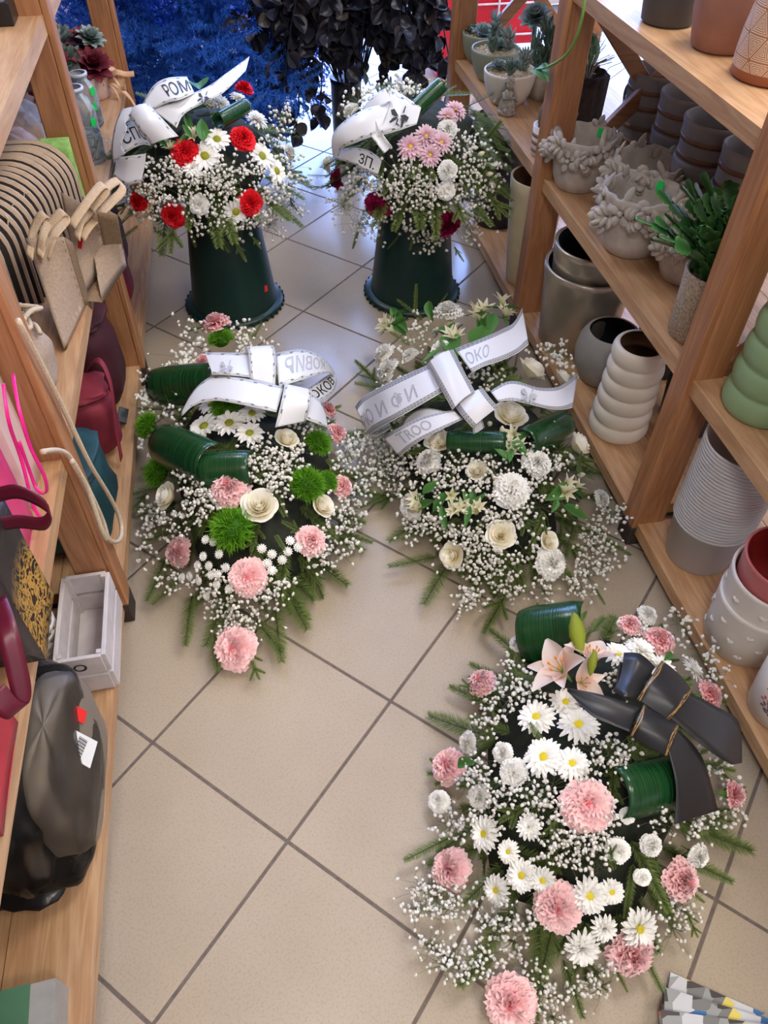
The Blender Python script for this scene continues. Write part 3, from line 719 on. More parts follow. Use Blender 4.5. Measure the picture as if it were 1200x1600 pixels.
def bucket(px_label, cx, cy, label, sticker=None):
    t = thing('flower_bucket', label, 'bucket', (cx, cy, 0), 'upturned dark green buckets')
    b = MB(); b.lathe([(0.0005, .392), (.086, .392), (.092, .388), (.098, .37), (.135, .022), (.136, .018), (.133, .016), (.128, .018), (.094, .36), (.0005, .38)], 48, (cx, cy, 0)); b.build('bucket_body', M['bucket'], t)
    b = MB(); b.lathe([(.134, .02), (.152, .017), (.156, .012), (.156, .004), (.151, 0), (.147, .002), (.147, .010), (.134, .012)], 48, (cx, cy, 0)); b.build('rim', M['bucket'], t)
    for k in range(40):
        a = 2*PI*k/40; bb = MB() if k == 0 else bb
        bb.box((cx+.158*math.cos(a), cy+.158*math.sin(a), .008), (.002, .003, .006), Matrix.Rotation(a, 4, 'Z'))
    bb.build('rim_ribs', M['bucket'], t)
    if sticker is not None:
        a = sticker; z = .075; r = .1275; b = MB(); n = V(math.cos(a), math.sin(a), .1); tg = V(-math.sin(a), math.cos(a), 0); u = V(-n[0]*.1, -n[1]*.1, 1)
        c = V(cx, cy, z)+nrm(n)*r; b.add([c+tg*.008*x+nrm(u)*.011*y+nrm(n)*o for o in (0, .0015) for x, y in ((-1, -.8), (1, -1), (1, .7), (-.6, 1))], [(0, 3, 2, 1), (4, 5, 6, 7), (0, 1, 5, 4), (1, 2, 6, 5), (2, 3, 7, 6), (3, 0, 4, 7)])
        b.build('price_sticker', M['sticker_red'], t, False)
    return t
M['bucket'] = mat('dark_green_plastic', (10, 44, 40), .38, var=.1, scale=8)
M['sticker_red'] = mat('red_sticker', (226, 40, 36), .5, var=.04); M['sticker_green'] = mat('green_sticker', (30, 214, 96), .5, var=.04)
M['sticker_white'] = mat('white_label', (226, 226, 222), .5, var=.03)
BL = atz(375, 507, 0); bucket(0, -.035, 2.245, 'upturned dark green bucket under the red and white arrangement', math.radians(-38))
bucket(0, .545, 2.205, 'upturned dark green bucket under the pink and wine arrangement')

# ---- A1: red and white on the left bucket
A = Arr('flower_arrangement', 'round arrangement with red carnations and white daisies on a green bucket', -.065, 2.25, .44, .235, .235, .185, base=(-.065, 2.25, .39))
A.core()
for kx in [(289, 237, 46), (380, 216, 42), (382, 138, 30), (215, 315, 32), (270, 337, 40), (392, 317, 42)]: A.flower('c_red', *kx)
for kx in [(320, 243, 50), (339, 217, 46), (369, 331, 44), (410, 243, 48), (433, 267, 44)]: A.flower('daisy', *kx)
for kx in [(345, 160, 34), (402, 186, 40), (372, 152, 30), (300, 262, 34)]: A.flower('mumd', *kx)
A.flower('c_white', 311, 320, 32); A.flower('c_white', 452, 238, 26)
for p in [(300, 205), (325, 165), (255, 228)]: A.alstro(*p, n=3, size=26, spread=12)
A.leaf(318, 222, 314, 180, .2); A.leaf(300, 215, 285, 195, .2); A.leaf(312, 140, 303, 110, .3); A.leaf(262, 230, 246, 215, .2)
rolled_leaf(A, (340, 187), (384, 163), 13, -80, 250, .16, 1.6)
A.ribbon('ribbon', [(233, 168, 276, 200, .30), (266, 160, 288, 178, .32), (323, 136, 320, 160, .36), (352, 116, 350, 144, .42), (390, 88, 384, 110, .5)], 'rib_wave')
bow_print(A, 318, 152, 9, .40)
A.ribbon('ribbon', [(201, 181, 232, 162, .32), (216, 202, 255, 187, .36), (236, 226, 279, 213, .28)], 'rib_wave', v_bulge=.012)
A.ribbon('ribbon', [(222, 164, 236, 172, .30), (240, 134, 262, 160, .36), (262, 122, 280, 156, .38), (292, 120, 304, 146, .34)], 'rib_wave', text='РОМ', tpos=(.45, .95), tv=(.2, .8))
A.ribbon('ribbon', [(216, 166, 204, 186, .28), (192, 172, 196, 192, .30), (180, 196, 198, 202, .30), (175, 228, 190, 226, .28), (176, 250, 196, 240, .25)], 'rib_wave')
A.ribbon('ribbon', [(175, 232, 178, 254, .24), (186, 206, 200, 236, .24), (204, 190, 222, 226, .22), (222, 200, 236, 228, .18)], 'rib_wave', text='И СПО', tpos=(.05, .95), tv=(.2, .75))
A.ribbon('ribbon', [(182, 246, 176, 274, .25), (200, 244, 194, 288, .26), (228, 240, 220, 284, .2)], 'rib_wave', v_bulge=.006)
A.greens(28, 120, .135, droop=.6, lin=.10, zlow=-.02)
for q in [(215, 352, 190, 372), (240, 355, 270, 372), (345, 370, 358, 392), (368, 378, 385, 408), (395, 370, 408, 388), (445, 300, 470, 340), (455, 215, 478, 212), (430, 190, 455, 172), (395, 160, 415, 148), (300, 365, 306, 385)]: A.sprig_s(*q)
A.gyp([(215, 280), (240, 262), (255, 292), (230, 300), (330, 272), (345, 290), (300, 290), (280, 275), (362, 268), (395, 268), (330, 310), (345, 340), (310, 350), (285, 312), (412, 300), (425, 330), (440, 300), (450, 288), (400, 345), (378, 352), (250, 312), (205, 302), (440, 185), (425, 225), (452, 255), (205, 330), (358, 300), (275, 258), (235, 330), (340, 265), (310, 280), (420, 350), (455, 320)], 36, 13, 2.9)

# ---- A2: pink and wine on the right bucket
A = Arr('flower_arrangement', 'round arrangement with wine carnations and pale pink chrysanthemums on a green bucket', .555, 2.21, .44, .235, .235, .185, base=(.555, 2.21, .39))
A.core()
for kx in [(588, 323, 44), (698, 352, 48), (527, 280, 34)]: A.flower('c_wine', *kx)
for kx in [(700, 200, 32), (700, 266, 32), (698, 298, 30), (512, 256, 24), (548, 172, 28)]: A.flower('c_white', *kx)
for kx in [(641, 229, 46), (666, 212, 42), (690, 222, 40), (672, 242, 40), (712, 172, 40), (700, 182, 36)]: A.flower('mump', *kx)
rolled_leaf(A, (645, 172), (690, 130), 13, -90, 200, .25, 1.6, k2=.4)
A.ribbon('ribbon', [(612, 138, 590, 213, .34), (635, 152, 620, 205, .36), (658, 168, 651, 194, .34)], 'rib_wave')
A.ribbon('ribbon', [(610, 160, 594, 210, .30), (567, 172, 574, 216, .38), (535, 192, 548, 226, .40), (519, 214, 535, 232, .36), (521, 246, 530, 243, .26)], 'rib_wave', v_bulge=.01)
A.ribbon('ribbon', [(602, 138, 612, 160, .36), (584, 150, 594, 168, .33), (566, 170, 576, 184, .28)], 'rib_wave')
A.ribbon('ribbon', [(533, 232, 524, 248, .26), (556, 231, 552, 256, .25), (578, 236, 570, 266, .22), (597, 250, 590, 274, .18)], 'rib_wave', text='ЗП.', tpos=(.45, .85), tv=(.25, .8))
A.ribbon('ribbon', [(583, 172, 558, 190, .37), (592, 200, 582, 216, .37), (612, 228, 600, 240, .30)], 'rib_wave', v_bulge=.006)
bow_print(A, 624, 181, 15, .37)
A.greens(28, 120, .135, droop=.6, lin=.10, zlow=-.02)
for q in [(580, 135, 570, 108), (520, 275, 480, 272), (525, 290, 486, 292), (600, 360, 585, 378), (625, 365, 605, 388), (648, 362, 640, 390), (710, 385, 725, 408), (745, 330, 765, 350), (750, 300, 785, 296), (560, 360, 552, 388), (540, 190, 518, 178)]: A.sprig_s(*q)
for p in [(765, 272), (752, 240)]: A.flower('abud', *p, 26, .1, (.6, 0, 0))
A.gyp([(560, 270), (600, 286), (620, 300), (640, 272), (650, 310), (670, 330), (580, 290), (545, 300), (562, 350), (612, 330), (640, 350), (722, 312), (730, 282), (742, 252), (738, 226), (758, 310), (726, 340), (735, 362), (590, 150), (642, 140), (622, 136), (562, 162), (665, 292), (536, 322), (684, 378), (672, 372), (750, 332), (762, 282), (655, 282), (680, 302), (625, 270), (605, 310), (580, 350), (720, 225), (765, 255)], 36, 13, 2.9)

# ---- A3: pink and green on the floor, left
A = Arr('flower_arrangement', 'long floor arrangement with pink carnations, green tufts and white ribbon beside left shelving', -.04, 1.40, .0, .235, .43, .235, base=(-.04, 1.40, 0))
A.core()
for kx in [(338, 504, 46), (318, 566, 36), (357, 760, 66), (278, 862, 50), (487, 845, 52), (388, 902, 64), (366, 1013, 72), (536, 760, 40), (528, 676, 36), (514, 640, 30)]: A.flower('c_pink', *kx)
for kx in [(260, 775, 48), (405, 790, 60), (505, 790, 42), (448, 685, 40), (240, 712, 34)]: A.flower('rose', *kx)
for kx in [(345, 530, 46), (352, 634, 52), (246, 738, 56), (480, 757, 66), (497, 692, 50), (362, 826, 78), (230, 665, 48), (512, 752, 40)]: A.flower('green', *kx)
for kx in [(318, 665, 56), (358, 660, 54), (394, 645, 46), (390, 676, 48), (330, 632, 44), (245, 598, 34)]: A.flower('daisy', *kx)
for x, y in [(405, 295), (395, 370), (465, 360), (370, 410), (420, 412), (430, 452), (335, 458), (375, 478), (495, 420), (455, 495), (510, 515), (655, 335), (700, 360), (770, 348), (745, 385), (680, 400), (700, 432), (780, 300), (815, 330), (410, 545), (300, 465), (440, 305), (460, 450)]:
    A.flower('button', 180+x/2.857, 740+y/2.857, 17, .06)
for p in [(284, 540), (297, 552), (310, 538), (290, 568), (302, 575), (322, 548), (312, 530)]: A.flower('button', *p, 15, .08)
rolled_leaf(A, (250, 598), (350, 590), 30, -60, 125, .07, 1.6)
rolled_leaf(A, (262, 690), (340, 724), 37, -60, 135, .06, 1.0)
rolled_leaf(A, (318, 732), (396, 728), 30, -60, 95, .06, 1.0)
A.ribbon('ribbon', [(320, 551, 332, 585, .34), (350, 551, 354, 586, .34), (392, 552, 392, 590, .34)], 'rib_wave')
bow_print(A, 354, 572, 10, .36, 'ink_grey')
A.ribbon('ribbon', [(372, 553, 410, 548, .34), (384, 542, 426, 540, .40), (389, 558, 431, 560, .41), (391, 592, 430, 602, .34)], 'rib_wave')
A.ribbon('ribbon', [(430, 552, 436, 604, .34), (470, 546, 470, 594, .38), (498, 555, 500, 585, .37), (516, 572, 514, 583, .33), (525, 590, 520, 588, .28)], 'rib_wave', text='КОВИР', ink='ink_grey', tpos=(.1, .6), tv=(.2, .75), mirror=True)
A.ribbon('ribbon', [(516, 584, 526, 592, .27), (506, 590, 523, 608, .24), (492, 600, 511, 620, .22), (476, 611, 494, 628, .2)], 'rib_wave', text='ОКОВ', tpos=(.95, .15), tv=(.2, .8))
A.ribbon('ribbon', [(283, 646, 284, 650, .26), (303, 610, 302, 634, .28), (332, 588, 332, 626, .30), (370, 590, 366, 630, .33), (410, 597, 404, 638, .35), (443, 605, 432, 644, .35)], 'rib_wave')
A.ribbon('ribbon', [(436, 606, 480, 612, .33), (444, 600, 487, 610, .40), (440, 625, 485, 632, .42), (430, 668, 478, 658, .30)], 'rib_wave')
A.ribbon('ribbon', [(482, 612, 478, 655, .33), (500, 626, 496, 662, .30), (508, 645, 512, 668, .24)], 'rib_wave')
A.greens(26, 150, .12, droop=.04, lin=.10)
for q in [(280, 905, 238, 945), (300, 930, 290, 1010), (355, 930, 322, 1010), (425, 900, 455, 960), (430, 950, 440, 1035), (385, 1015, 405, 1062), (335, 990, 340, 1050), (440, 910, 480, 985), (430, 880, 490, 940), (260, 870, 230, 940), (230, 770, 205, 800), (400, 970, 440, 1020)]: A.sprig(*q, z=.03)
for q in [(470, 830, 440, 815), (430, 835, 445, 860), (270, 640, 215, 640), (395, 530, 410, 505), (325, 510, 290, 520)]: A.sprig_s(*q)
A.gyp([(300, 560), (282, 572), (250, 602), (232, 622), (222, 690), (225, 800), (242, 812), (290, 810), (312, 790), (300, 770), (290, 720), (252, 822), (330, 790), (402, 702), (430, 712), (442, 705), (460, 702), (468, 672), (430, 740), (455, 725), (420, 760), (540, 720), (550, 772), (545, 800), (530, 820), (550, 692), (520, 860), (502, 876), (340, 930), (370, 950), (402, 960), (350, 970), (380, 980), (420, 930), (262, 900), (440, 915), (322, 908), (225, 850), (372, 532), (392, 560), (540, 702), (562, 740), (310, 520), (392, 525), (250, 650), (215, 640), (300, 740), (410, 735), (540, 840), (445, 770), (320, 770)], 34, 16, 3.4)

# ---- A4: all white on the floor, beside the right rack
A = Arr('flower_arrangement', 'all white floor arrangement with roses and scroll edged ribbon beside right shelving', .535, 1.365, .0, .235, .44, .235, math.radians(-4), base=(.535, 1.365, 0))
A.core()
for kx in [(700, 487, 48), (606, 578, 44), (600, 552, 38), (862, 880, 54), (642, 790, 46), (940, 780, 34), (800, 765, 62), (840, 722, 48), (668, 720, 44), (640, 555, 30), (690, 545, 36)]: A.flower('c_white', *kx)
for kx in [(832, 578, 54), (798, 648, 56), (706, 868, 44), (783, 835, 50), (690, 690, 38), (905, 695, 48), (880, 590, 34), (745, 735, 36), (680, 685, 40), (858, 845, 34)]: A.flower('rose', *kx)
for p in [(700, 525), (785, 482), (757, 488), (745, 548), (650, 792), (705, 790), (735, 792), (610, 500), (800, 690), (890, 760)]: A.alstro(*p, n=4, size=42, spread=18)
for p in [(765, 662), (785, 672), (862, 660), (890, 762), (908, 742), (900, 792), (768, 690)]:
    A.flower('abud', *p, 30, .14, (random.gauss(0, .5), random.gauss(0, .5), 0))
for q in [(800, 690, 828, 710), (790, 680, 760, 690), (800, 700, 795, 725), (800, 720, 770, 700), (900, 735, 930, 725), (870, 780, 865, 800), (880, 790, 915, 812), (700, 770, 672, 800), (690, 790, 700, 830), (735, 790, 728, 825), (660, 770, 690, 750), (690, 545, 660, 570), (640, 500, 590, 510), (670, 470, 672, 500), (610, 480, 640, 520), (770, 490, 765, 520)]: A.leaf(*q, k=.14)
rolled_leaf(A, (700, 688), (792, 690), 18, -80, 190, .14, 1.0)
rolled_leaf(A, (815, 690), (878, 660), 26, -70, 130, .08, 1.4)
A.ribbon('ribbon', [(711, 545, 738, 582, .36), (755, 528, 757, 572, .38), (784, 515, 782, 564, .38), (803, 504, 808, 552, .38), (816, 481, 826, 538, .42)], 'rib_scroll', text='ОКО', ink='ink_grey', tpos=(.05, .32), tv=(.3, .75))
A.ribbon('ribbon', [(667, 569, 708, 546, .40), (685, 600, 724, 578, .43), (707, 641, 742, 612, .40)], 'rib_scroll', v_bulge=.008)
A.ribbon('ribbon', [(670, 570, 692, 612, .37), (640, 583, 658, 632, .38), (600, 602, 620, 654, .38), (568, 620, 590, 670, .34), (555, 636, 577, 680, .28)], 'rib_scroll', text='РЮ И ФИ', ink='ink_grey', tpos=(.98, .25), tv=(.35, .8))
A.ribbon('ribbon', [(555, 636, 577, 680, .28), (572, 642, 592, 680, .22), (600, 645, 612, 668, .18)], 'rib_scroll')
A.ribbon('ribbon', [(708, 641, 723, 655, .35), (661, 651, 678, 677, .35), (626, 667, 648, 694, .33), (597, 682, 625, 714, .26)], 'rib_scroll', text='ТROO', ink='ink_grey', tpos=(.8, .3), tv=(.2, .75))
A.ribbon('ribbon', [(625, 672, 640, 682, .2), (635, 652, 648, 664, .24), (662, 638, 668, 652, .27), (700, 644, 702, 656, .28)], 'rib_scroll')
A.ribbon('ribbon', [(711, 634, 754, 606, .36), (722, 650, 766, 622, .40), (738, 668, 778, 636, .35)], 'rib_scroll', v_bulge=.006)
A.ribbon('ribbon', [(766, 611, 779, 628, .34), (792, 597, 801, 626, .35), (812, 597, 828, 632, .35), (840, 606, 858, 639, .35), (874, 604, 880, 640, .36), (903, 584, 894, 637, .40)], 'rib_scroll')
bow_print(A, 826, 616, 13, .375, 'ink_grey')
A.ribbon('ribbon', [(738, 662, 752, 650, .28), (740, 680, 757, 668, .2)], 'rib_scroll')
A.greens(26, 150, .12, droop=.04, lin=.10)
for q in [(680, 870, 608, 886), (700, 880, 662, 945), (790, 930, 755, 990), (940, 840, 985, 868), (930, 920, 945, 945), (610, 610, 555, 600), (590, 600, 555, 565), (620, 730, 575, 720), (610, 770, 560, 795)]: A.sprig(*q, z=.03)
for q in [(650, 490, 652, 445), (660, 500, 620, 470), (680, 490, 700, 460), (640, 540, 610, 520), (850, 800, 830, 850), (900, 810, 880, 870)]: A.sprig_s(*q)
A.gyp([(590, 642), (612, 660), (590, 692), (612, 742), (625, 762), (640, 745), (680, 745), (702, 752), (728, 730), (762, 722), (740, 562), (762, 590), (722, 595), (642, 532), (662, 512), (802, 702), (830, 760), (842, 792), (802, 810), (862, 732), (880, 722), (932, 830), (945, 860), (928, 850), (900, 915), (918, 900), (935, 885), (722, 882), (745, 900), (762, 880), (790, 890), (802, 918), (742, 930), (732, 938), (722, 860), (680, 822), (668, 812), (652, 830), (820, 862), (882, 560), (895, 582), (860, 550), (622, 602), (702, 832), (770, 862), (850, 925), (612, 702), (582, 722), (955, 800), (640, 690), (600, 720), (770, 745), (700, 715), (735, 765), (690, 770), (755, 790), (720, 815), (760, 815), (830, 690), (735, 845)], 34, 16, 3.4)

# ---- A5: nearest, pink carnations, lily and black ribbon
A = Arr('flower_arrangement', 'nearest floor arrangement with pink carnations, a pale lily and black ribbon', .50, .53, .0, .225, .345, .225, math.radians(-30), base=(.50, .53, 0))
A.core()
for kx in [(751, 1066, 50), (700, 1196, 60), (918, 1258, 84), (703, 1358, 66), (870, 1418, 78), (1066, 1376, 66), (986, 1490, 80), (797, 1567, 84), (1032, 1000, 54), (985, 976, 40), (1110, 1085, 48), (1148, 1242, 46)]: A.flower('c_pink', *kx, cal=True)
for kx in [(838, 1120, 64), (904, 1132, 68), (849, 1183, 68), (894, 1193, 58), (884, 1097, 54), (966, 1022, 52), (756, 1303, 58), (1000, 1452, 70)]: A.flower('mumw', *kx)
for kx in [(1002, 1016, 56), (1032, 1042, 56), (1084, 1046, 46), (826, 1292, 44), (910, 1484, 62), (945, 1452, 46)]: A.flower('mumd', *kx)
for kx in [(794, 1331, 40), (775, 1391, 50), (815, 1368, 56), (848, 1376, 46), (922, 1400, 60), (956, 1394, 44)]: A.flower('mumw', *kx)
for kx in [(685, 1252, 36), (748, 1246, 38), (802, 1206, 44), (785, 1176, 34), (730, 1160, 36), (966, 1330, 40), (1018, 1322, 36), (1004, 1372, 28), (1092, 1338, 40), (808, 1004, 28), (1012, 960, 34), (980, 1275, 26)]: A.flower('c_white', *kx, cal=True, tilt=(random.uniform(-.5, .2), -.4, 0))
# lily: six petals each, buds
def lily(A, px, py, size, k, tilt, petals=6, spin=0):
    p, n = A.surf(px, py, k); n = nrm(n+V(*tilt)); s = size/2*depth(p)/F
    b = MB(); b.lathe([(.02, -.5), (.05, -.3), (.09, 0), (.06, .06), (.001, .08)], 8); me = b.mesh('lily_throat', M['calyx'])
    o = put(me, 'lily', A.t, frame(p-n*s*.35, n, spin, s))
    for q in range(petals):
        r_ = random.Random(q+5); b = MB(); petal(b, 1.15 if q % 2 else 1.05, .1, .40 if q % 2 else .28, math.radians(38+r_.uniform(-8, 8)), 2*PI*q/6, 7, 4, cup=.5, curl=-.22, tip='pt', base=.05, rnd=r_)
        sub(b.mesh('petal', M['lily']), 'petal', o)
    for q in range(5):
        b = MB(); a = 2*PI*q/5+.3; b.tube([(0, 0, .05), (.12*math.cos(a), .12*math.sin(a), .3), (.22*math.cos(a), .22*math.sin(a), .52)], .012, 5)
        b.ball((.22*math.cos(a), .22*math.sin(a), .53), (.035, .035, .07), mi=1); sub(b.mesh('stamen', [M['calyx'], M['anther']]), 'stamen', o)
    A.ex.append((px, py, size*.42))
M['anther'] = mat('orange_anther', (226, 130, 40), .8); M['bud_yg'] = petal_mat('yellow_green_bud', [(0, (120, 140, 40)), (1, (190, 196, 70))])
lily(A, 872, 1042, 104, .18, (-.5, .1, .1), spin=.4); lily(A, 926, 1020, 84, .20, (.3, .5, .1), spin=1.1); lily(A, 912, 1066, 70, .14, (.2, -.6, 0), 4, 4.2)
LB = m_bud('bud_yg', .18)
for (x, y, x2, y2) in [(908, 1022, 898, 962), (922, 1056, 930, 1018)]:
    a, n = A.surf(x, y, .24); e, _ = A.surf(x2, y2, .34); o = put(LB, 'lily_bud', A.t, frame(a, e-a, 0, np.linalg.norm(e-a)*1.1))
rolled_leaf(A, (822, 992), (922, 980), 48, -25, 110, .06, .5, lift=.8)
rolled_leaf(A, (956, 1232), (1062, 1208), 46, -50, 110, .03, .8)
K = .3
A.ribbon('ribbon', [(975, 1020, 958, 1080, K), (1000, 1022, 975, 1088, K+.06), (1024, 1042, 996, 1090, K+.04)], 'rib_plain', v_bulge=.008)
A.ribbon('ribbon', [(968, 1034, 962, 1076, K-.08), (985, 1040, 985, 1082, K-.10), (1010, 1052, 1004, 1090, K-.06)], 'rib_plain')
A.ribbon('ribbon', [(1034, 1032, 1082, 1080, K+.02), (1026, 1044, 1076, 1090, K+.09), (1010, 1068, 1062, 1108, K+.11), (994, 1092, 1046, 1126, K+.04)], 'rib_black', v_bulge=.004)
A.ribbon('ribbon', [(1047, 1122, 1077, 1082, K+.03), (1080, 1150, 1115, 1102, K+.02), (1118, 1180, 1154, 1128, K+.04), (1144, 1195, 1159, 1192, K+.02)], 'rib_plain')
A.ribbon('ribbon', [(886, 1075, 887, 1080, K+.06), (929, 1083, 922, 1116, K+.06), (965, 1093, 955, 1132, K+.05), (1001, 1107, 985, 1144, K+.03)], 'rib_plain', v_bulge=.006)
A.ribbon('ribbon', [(1004, 1100, 1062, 1134, K+.0), (1000, 1112, 1058, 1144, K+.08), (992, 1130, 1050, 1164, K+.09), (984, 1148, 1043, 1182, K+.02)], 'rib_black', v_bulge=.004)
A.ribbon('ribbon', [(1045, 1176, 1057, 1138, K+.02), (1056, 1229, 1096, 1182, K-.04), (1054, 1288, 1122, 1266, K-.12)], 'rib_plain')
A.greens(24, 150, .11, droop=.04, lin=.09)
for q in [(700, 1310, 632, 1345), (760, 1100, 722, 1062), (790, 1095, 750, 1075), (800, 1420, 720, 1540), (880, 1500, 910, 1590), (1010, 1500, 1035, 1550), (1070, 1420, 1090, 1465), (960, 1510, 980, 1550), (840, 1520, 840, 1595), (1100, 1090, 1145, 1100), (1130, 1235, 1165, 1230), (770, 1500, 712, 1540), (1060, 1380, 1100, 1410)]: A.sprig(*q, z=.04)
for q in [(870, 1330, 862, 1285), (850, 1165, 828, 1130), (960, 1360, 952, 1320)]: A.sprig_s(*q)
for p in [(715, 1195, 735, 1188), (1050, 1020, 1040, 1030)]: A.leaf(*p, k=.12)
A.gyp([(810, 1082), (842, 1085), (780, 1092), (800, 1050), (762, 1130), (742, 1200), (732, 1220), (770, 1250), (802, 1240), (960, 1045), (972, 1060), (990, 990), (1060, 975), (1100, 1030), (1112, 1060), (1120, 1150), (1128, 1200), (1140, 1270), (960, 1172), (975, 1190), (940, 1182), (702, 1290), (722, 1290), (842, 1250), (852, 1270), (880, 1310), (912, 1310), (930, 1340), (942, 1300), (862, 1330), (890, 1342), (664, 1390), (682, 1402), (702, 1390), (674, 1480), (692, 1508), (712, 1500), (742, 1520), (762, 1490), (782, 1440), (832, 1520), (850, 1550), (880, 1560), (862, 1588), (940, 1540), (1060, 1420), (1050, 1450), (1090, 1290), (1042, 1290), (1100, 1262), (762, 1440), (802, 1470), (832, 1440), (930, 1520), (752, 1290), (920, 1210), (770, 1220), (950, 1260), (860, 1230), (700, 1420), (660, 1420)], 33, 18, 3.8)
# ------------------------------------------------------------------ goods on the right rack
M['concrete'] = mat('concrete', (186, 178, 168), .85, var=.14, scale=40, bump=.25)
M['darkpot'] = mat('charcoal_ceramic', (146, 146, 148), .6, var=.12, scale=20, bump=.1)
M['darkpot2'] = mat('dark_ceramic', (78, 78, 80), .6, var=.1, scale=20)
M['copper'] = mat('copper_band', (128, 100, 82), .45, .4, var=.15)
M['brass'] = mat('brushed_metal', (184, 174, 158), .32, .65, var=.12, scale=12)
M['greypot'] = mat('grey_ceramic', (150, 148, 144), .55, var=.06)
M['ivory'] = mat('ivory_ceramic', (226, 218, 202), .42, var=.04, scale=8)
M['sage'] = mat('sage_green_ceramic', (138, 166, 124), .4, var=.06, scale=6)
M['terra'] = mat('terracotta', (156, 112, 96), .65, var=.08, scale=25, bump=.08)
M['terra_d'] = mat('terracotta_band', (150, 90, 58), .6, var=.08)
M['whitepot'] = mat('white_ceramic', (226, 222, 214), .3, var=.03)
M['pinkpot'] = mat('pink_ceramic', (196, 112, 112), .32, var=.06); M['redin'] = mat('dark_red_ceramic', (150, 44, 42), .3, var=.06)
M['soil'] = mat('soil', (62, 46, 34), .95, var=.4, scale=120, bump=1.0)
M['gravel'] = mat('gravel', (206, 188, 158), .8, var=.35, scale=140)
M['succ'] = petal_mat('succulent_leaf', [(0, (112, 132, 120)), (.6, (150, 170, 160)), (1, (182, 196, 188))], rough=.5, tr=.08)
M['succ_d'] = petal_mat('dark_succulent_leaf', [(0, (84, 108, 96)), (1, (132, 158, 140))], rough=.45, tr=.08)
M['cactus'] = petal_mat('cactus_segment', [(0, (34, 70, 36)), (.6, (56, 102, 52)), (1, (96, 140, 78))], rough=.35, tr=.1)
M['stone'] = mat('weathered_plaster', (166, 158, 146), .9, var=.3, scale=120, bump=.5)
M['bark'] = mat('dark_bark', (58, 46, 42), .9, var=.4, scale=60, bump=1.0)
M['spine'] = mat('dry_spines', (176, 168, 150), .9)
M['hairy'] = mat('felted_pot', (176, 160, 140), .95, var=.45, scale=260, bump=1.0)
M['cream'] = mat('cream_ceramic', (216, 204, 168), .45, var=.05)
M['palegreen'] = mat('pale_green_ceramic', (146, 152, 128), .4, var=.05)
M['navy'] = mat('dark_plastic', (34, 36, 44), .5)
M['ink_p'] = mat('pink_glaze', (200, 90, 110), .4); M['ink_v'] = mat('violet_glaze', (112, 92, 112), .4)
def frosted():
    m, nt, b = newmat('frosted_plastic'); b.inputs['Base Color'].default_value = srgb(244, 244, 246); b.inputs['Roughness'].default_value = .3
    tl = N(nt, 'ShaderNodeBsdfTranslucent'); tl.inputs[0].default_value = srgb(246, 246, 250); tr = N(nt, 'ShaderNodeBsdfTransparent')
    a = N(nt, 'ShaderNodeMixShader'); a.inputs[0].default_value = .4; c = N(nt, 'ShaderNodeMixShader'); c.inputs[0].default_value = .14
    nt.links.new(b.outputs[0], a.inputs[1]); nt.links.new(tl.outputs[0], a.inputs[2]); nt.links.new(a.outputs[0], c.inputs[1]); nt.links.new(tr.outputs[0], c.inputs[2])
    nt.links.new(c.outputs[0], nt.nodes['Material Output'].inputs[0]); return m
M['frost'] = frosted()
def geo_print():
    """nested triangles printed on terracotta; UV: u around, v up, in print cells"""
    m, nt, b = newmat('triangle_print'); uv = N(nt, 'ShaderNodeUVMap'); sp = N(nt, 'ShaderNodeSeparateXYZ'); nt.links.new(uv.outputs[0], sp.inputs[0])
    def mth(op, a, c=None):
        n = N(nt, 'ShaderNodeMath', operation=op)
        for k, q in enumerate((a, c)):
            if q is None: continue
            if isinstance(q, (int, float)): n.inputs[k].default_value = q
            else: nt.links.new(q, n.inputs[k])
        return n.outputs[0]
    u, v = sp.outputs[0], sp.outputs[1]
    d = [v, mth('ADD', mth('MULTIPLY', u, .8660), mth('MULTIPLY', v, .5)), mth('SUBTRACT', mth('MULTIPLY', u, .8660), mth('MULTIPLY', v, .5))]
    e = [mth('PINGPONG', q, .433) for q in d]       # distance to the nearest line of each family
    e = [mth('MULTIPLY', q, 1.0) for q in e]
    lo = mth('MINIMUM', mth('MINIMUM', e[0], e[1]), e[2])
    st = mth('GREATER_THAN', mth('FRACT', mth('MULTIPLY', lo, 15.0)), .5)
    mx = N(nt, 'ShaderNodeMix', data_type='RGBA'); mx.inputs[6].default_value = srgb(168, 116, 84); mx.inputs[7].default_value = srgb(226, 208, 186)
    nt.links.new(st, mx.inputs[0]); nt.links.new(mx.outputs[2], b.inputs['Base Color']); b.inputs['Roughness'].default_value = .7; return m
M['geo'] = geo_print()
def pot(name, label, cx, cy, z, prof, mt, group=None, inner=None, seg=48, cat='pot', wall=.006, band=None):
    """open pot: outer profile (r,z) from foot to rim; wall thickness; inside part"""
    t = thing(name, label, cat, (cx, cy, z), group)
    b = MB(); rim = prof[-1]
    b.lathe([(.0005, prof[0][1])]+prof+[(rim[0]-wall*.5, rim[1]+wall*.4), (rim[0]-wall, rim[1])], seg, (cx, cy, z)); b.build('pot_body', M[mt], t)
    b = MB(); ins = [(max(.002, r-wall), max(h, prof[0][1]+.008)) for r, h in prof][::-1]
    b.lathe(ins+[(.0005, ins[-1][1])], seg, (cx, cy, z)); b.build('pot_inside', M[inner or mt], t)
    return t
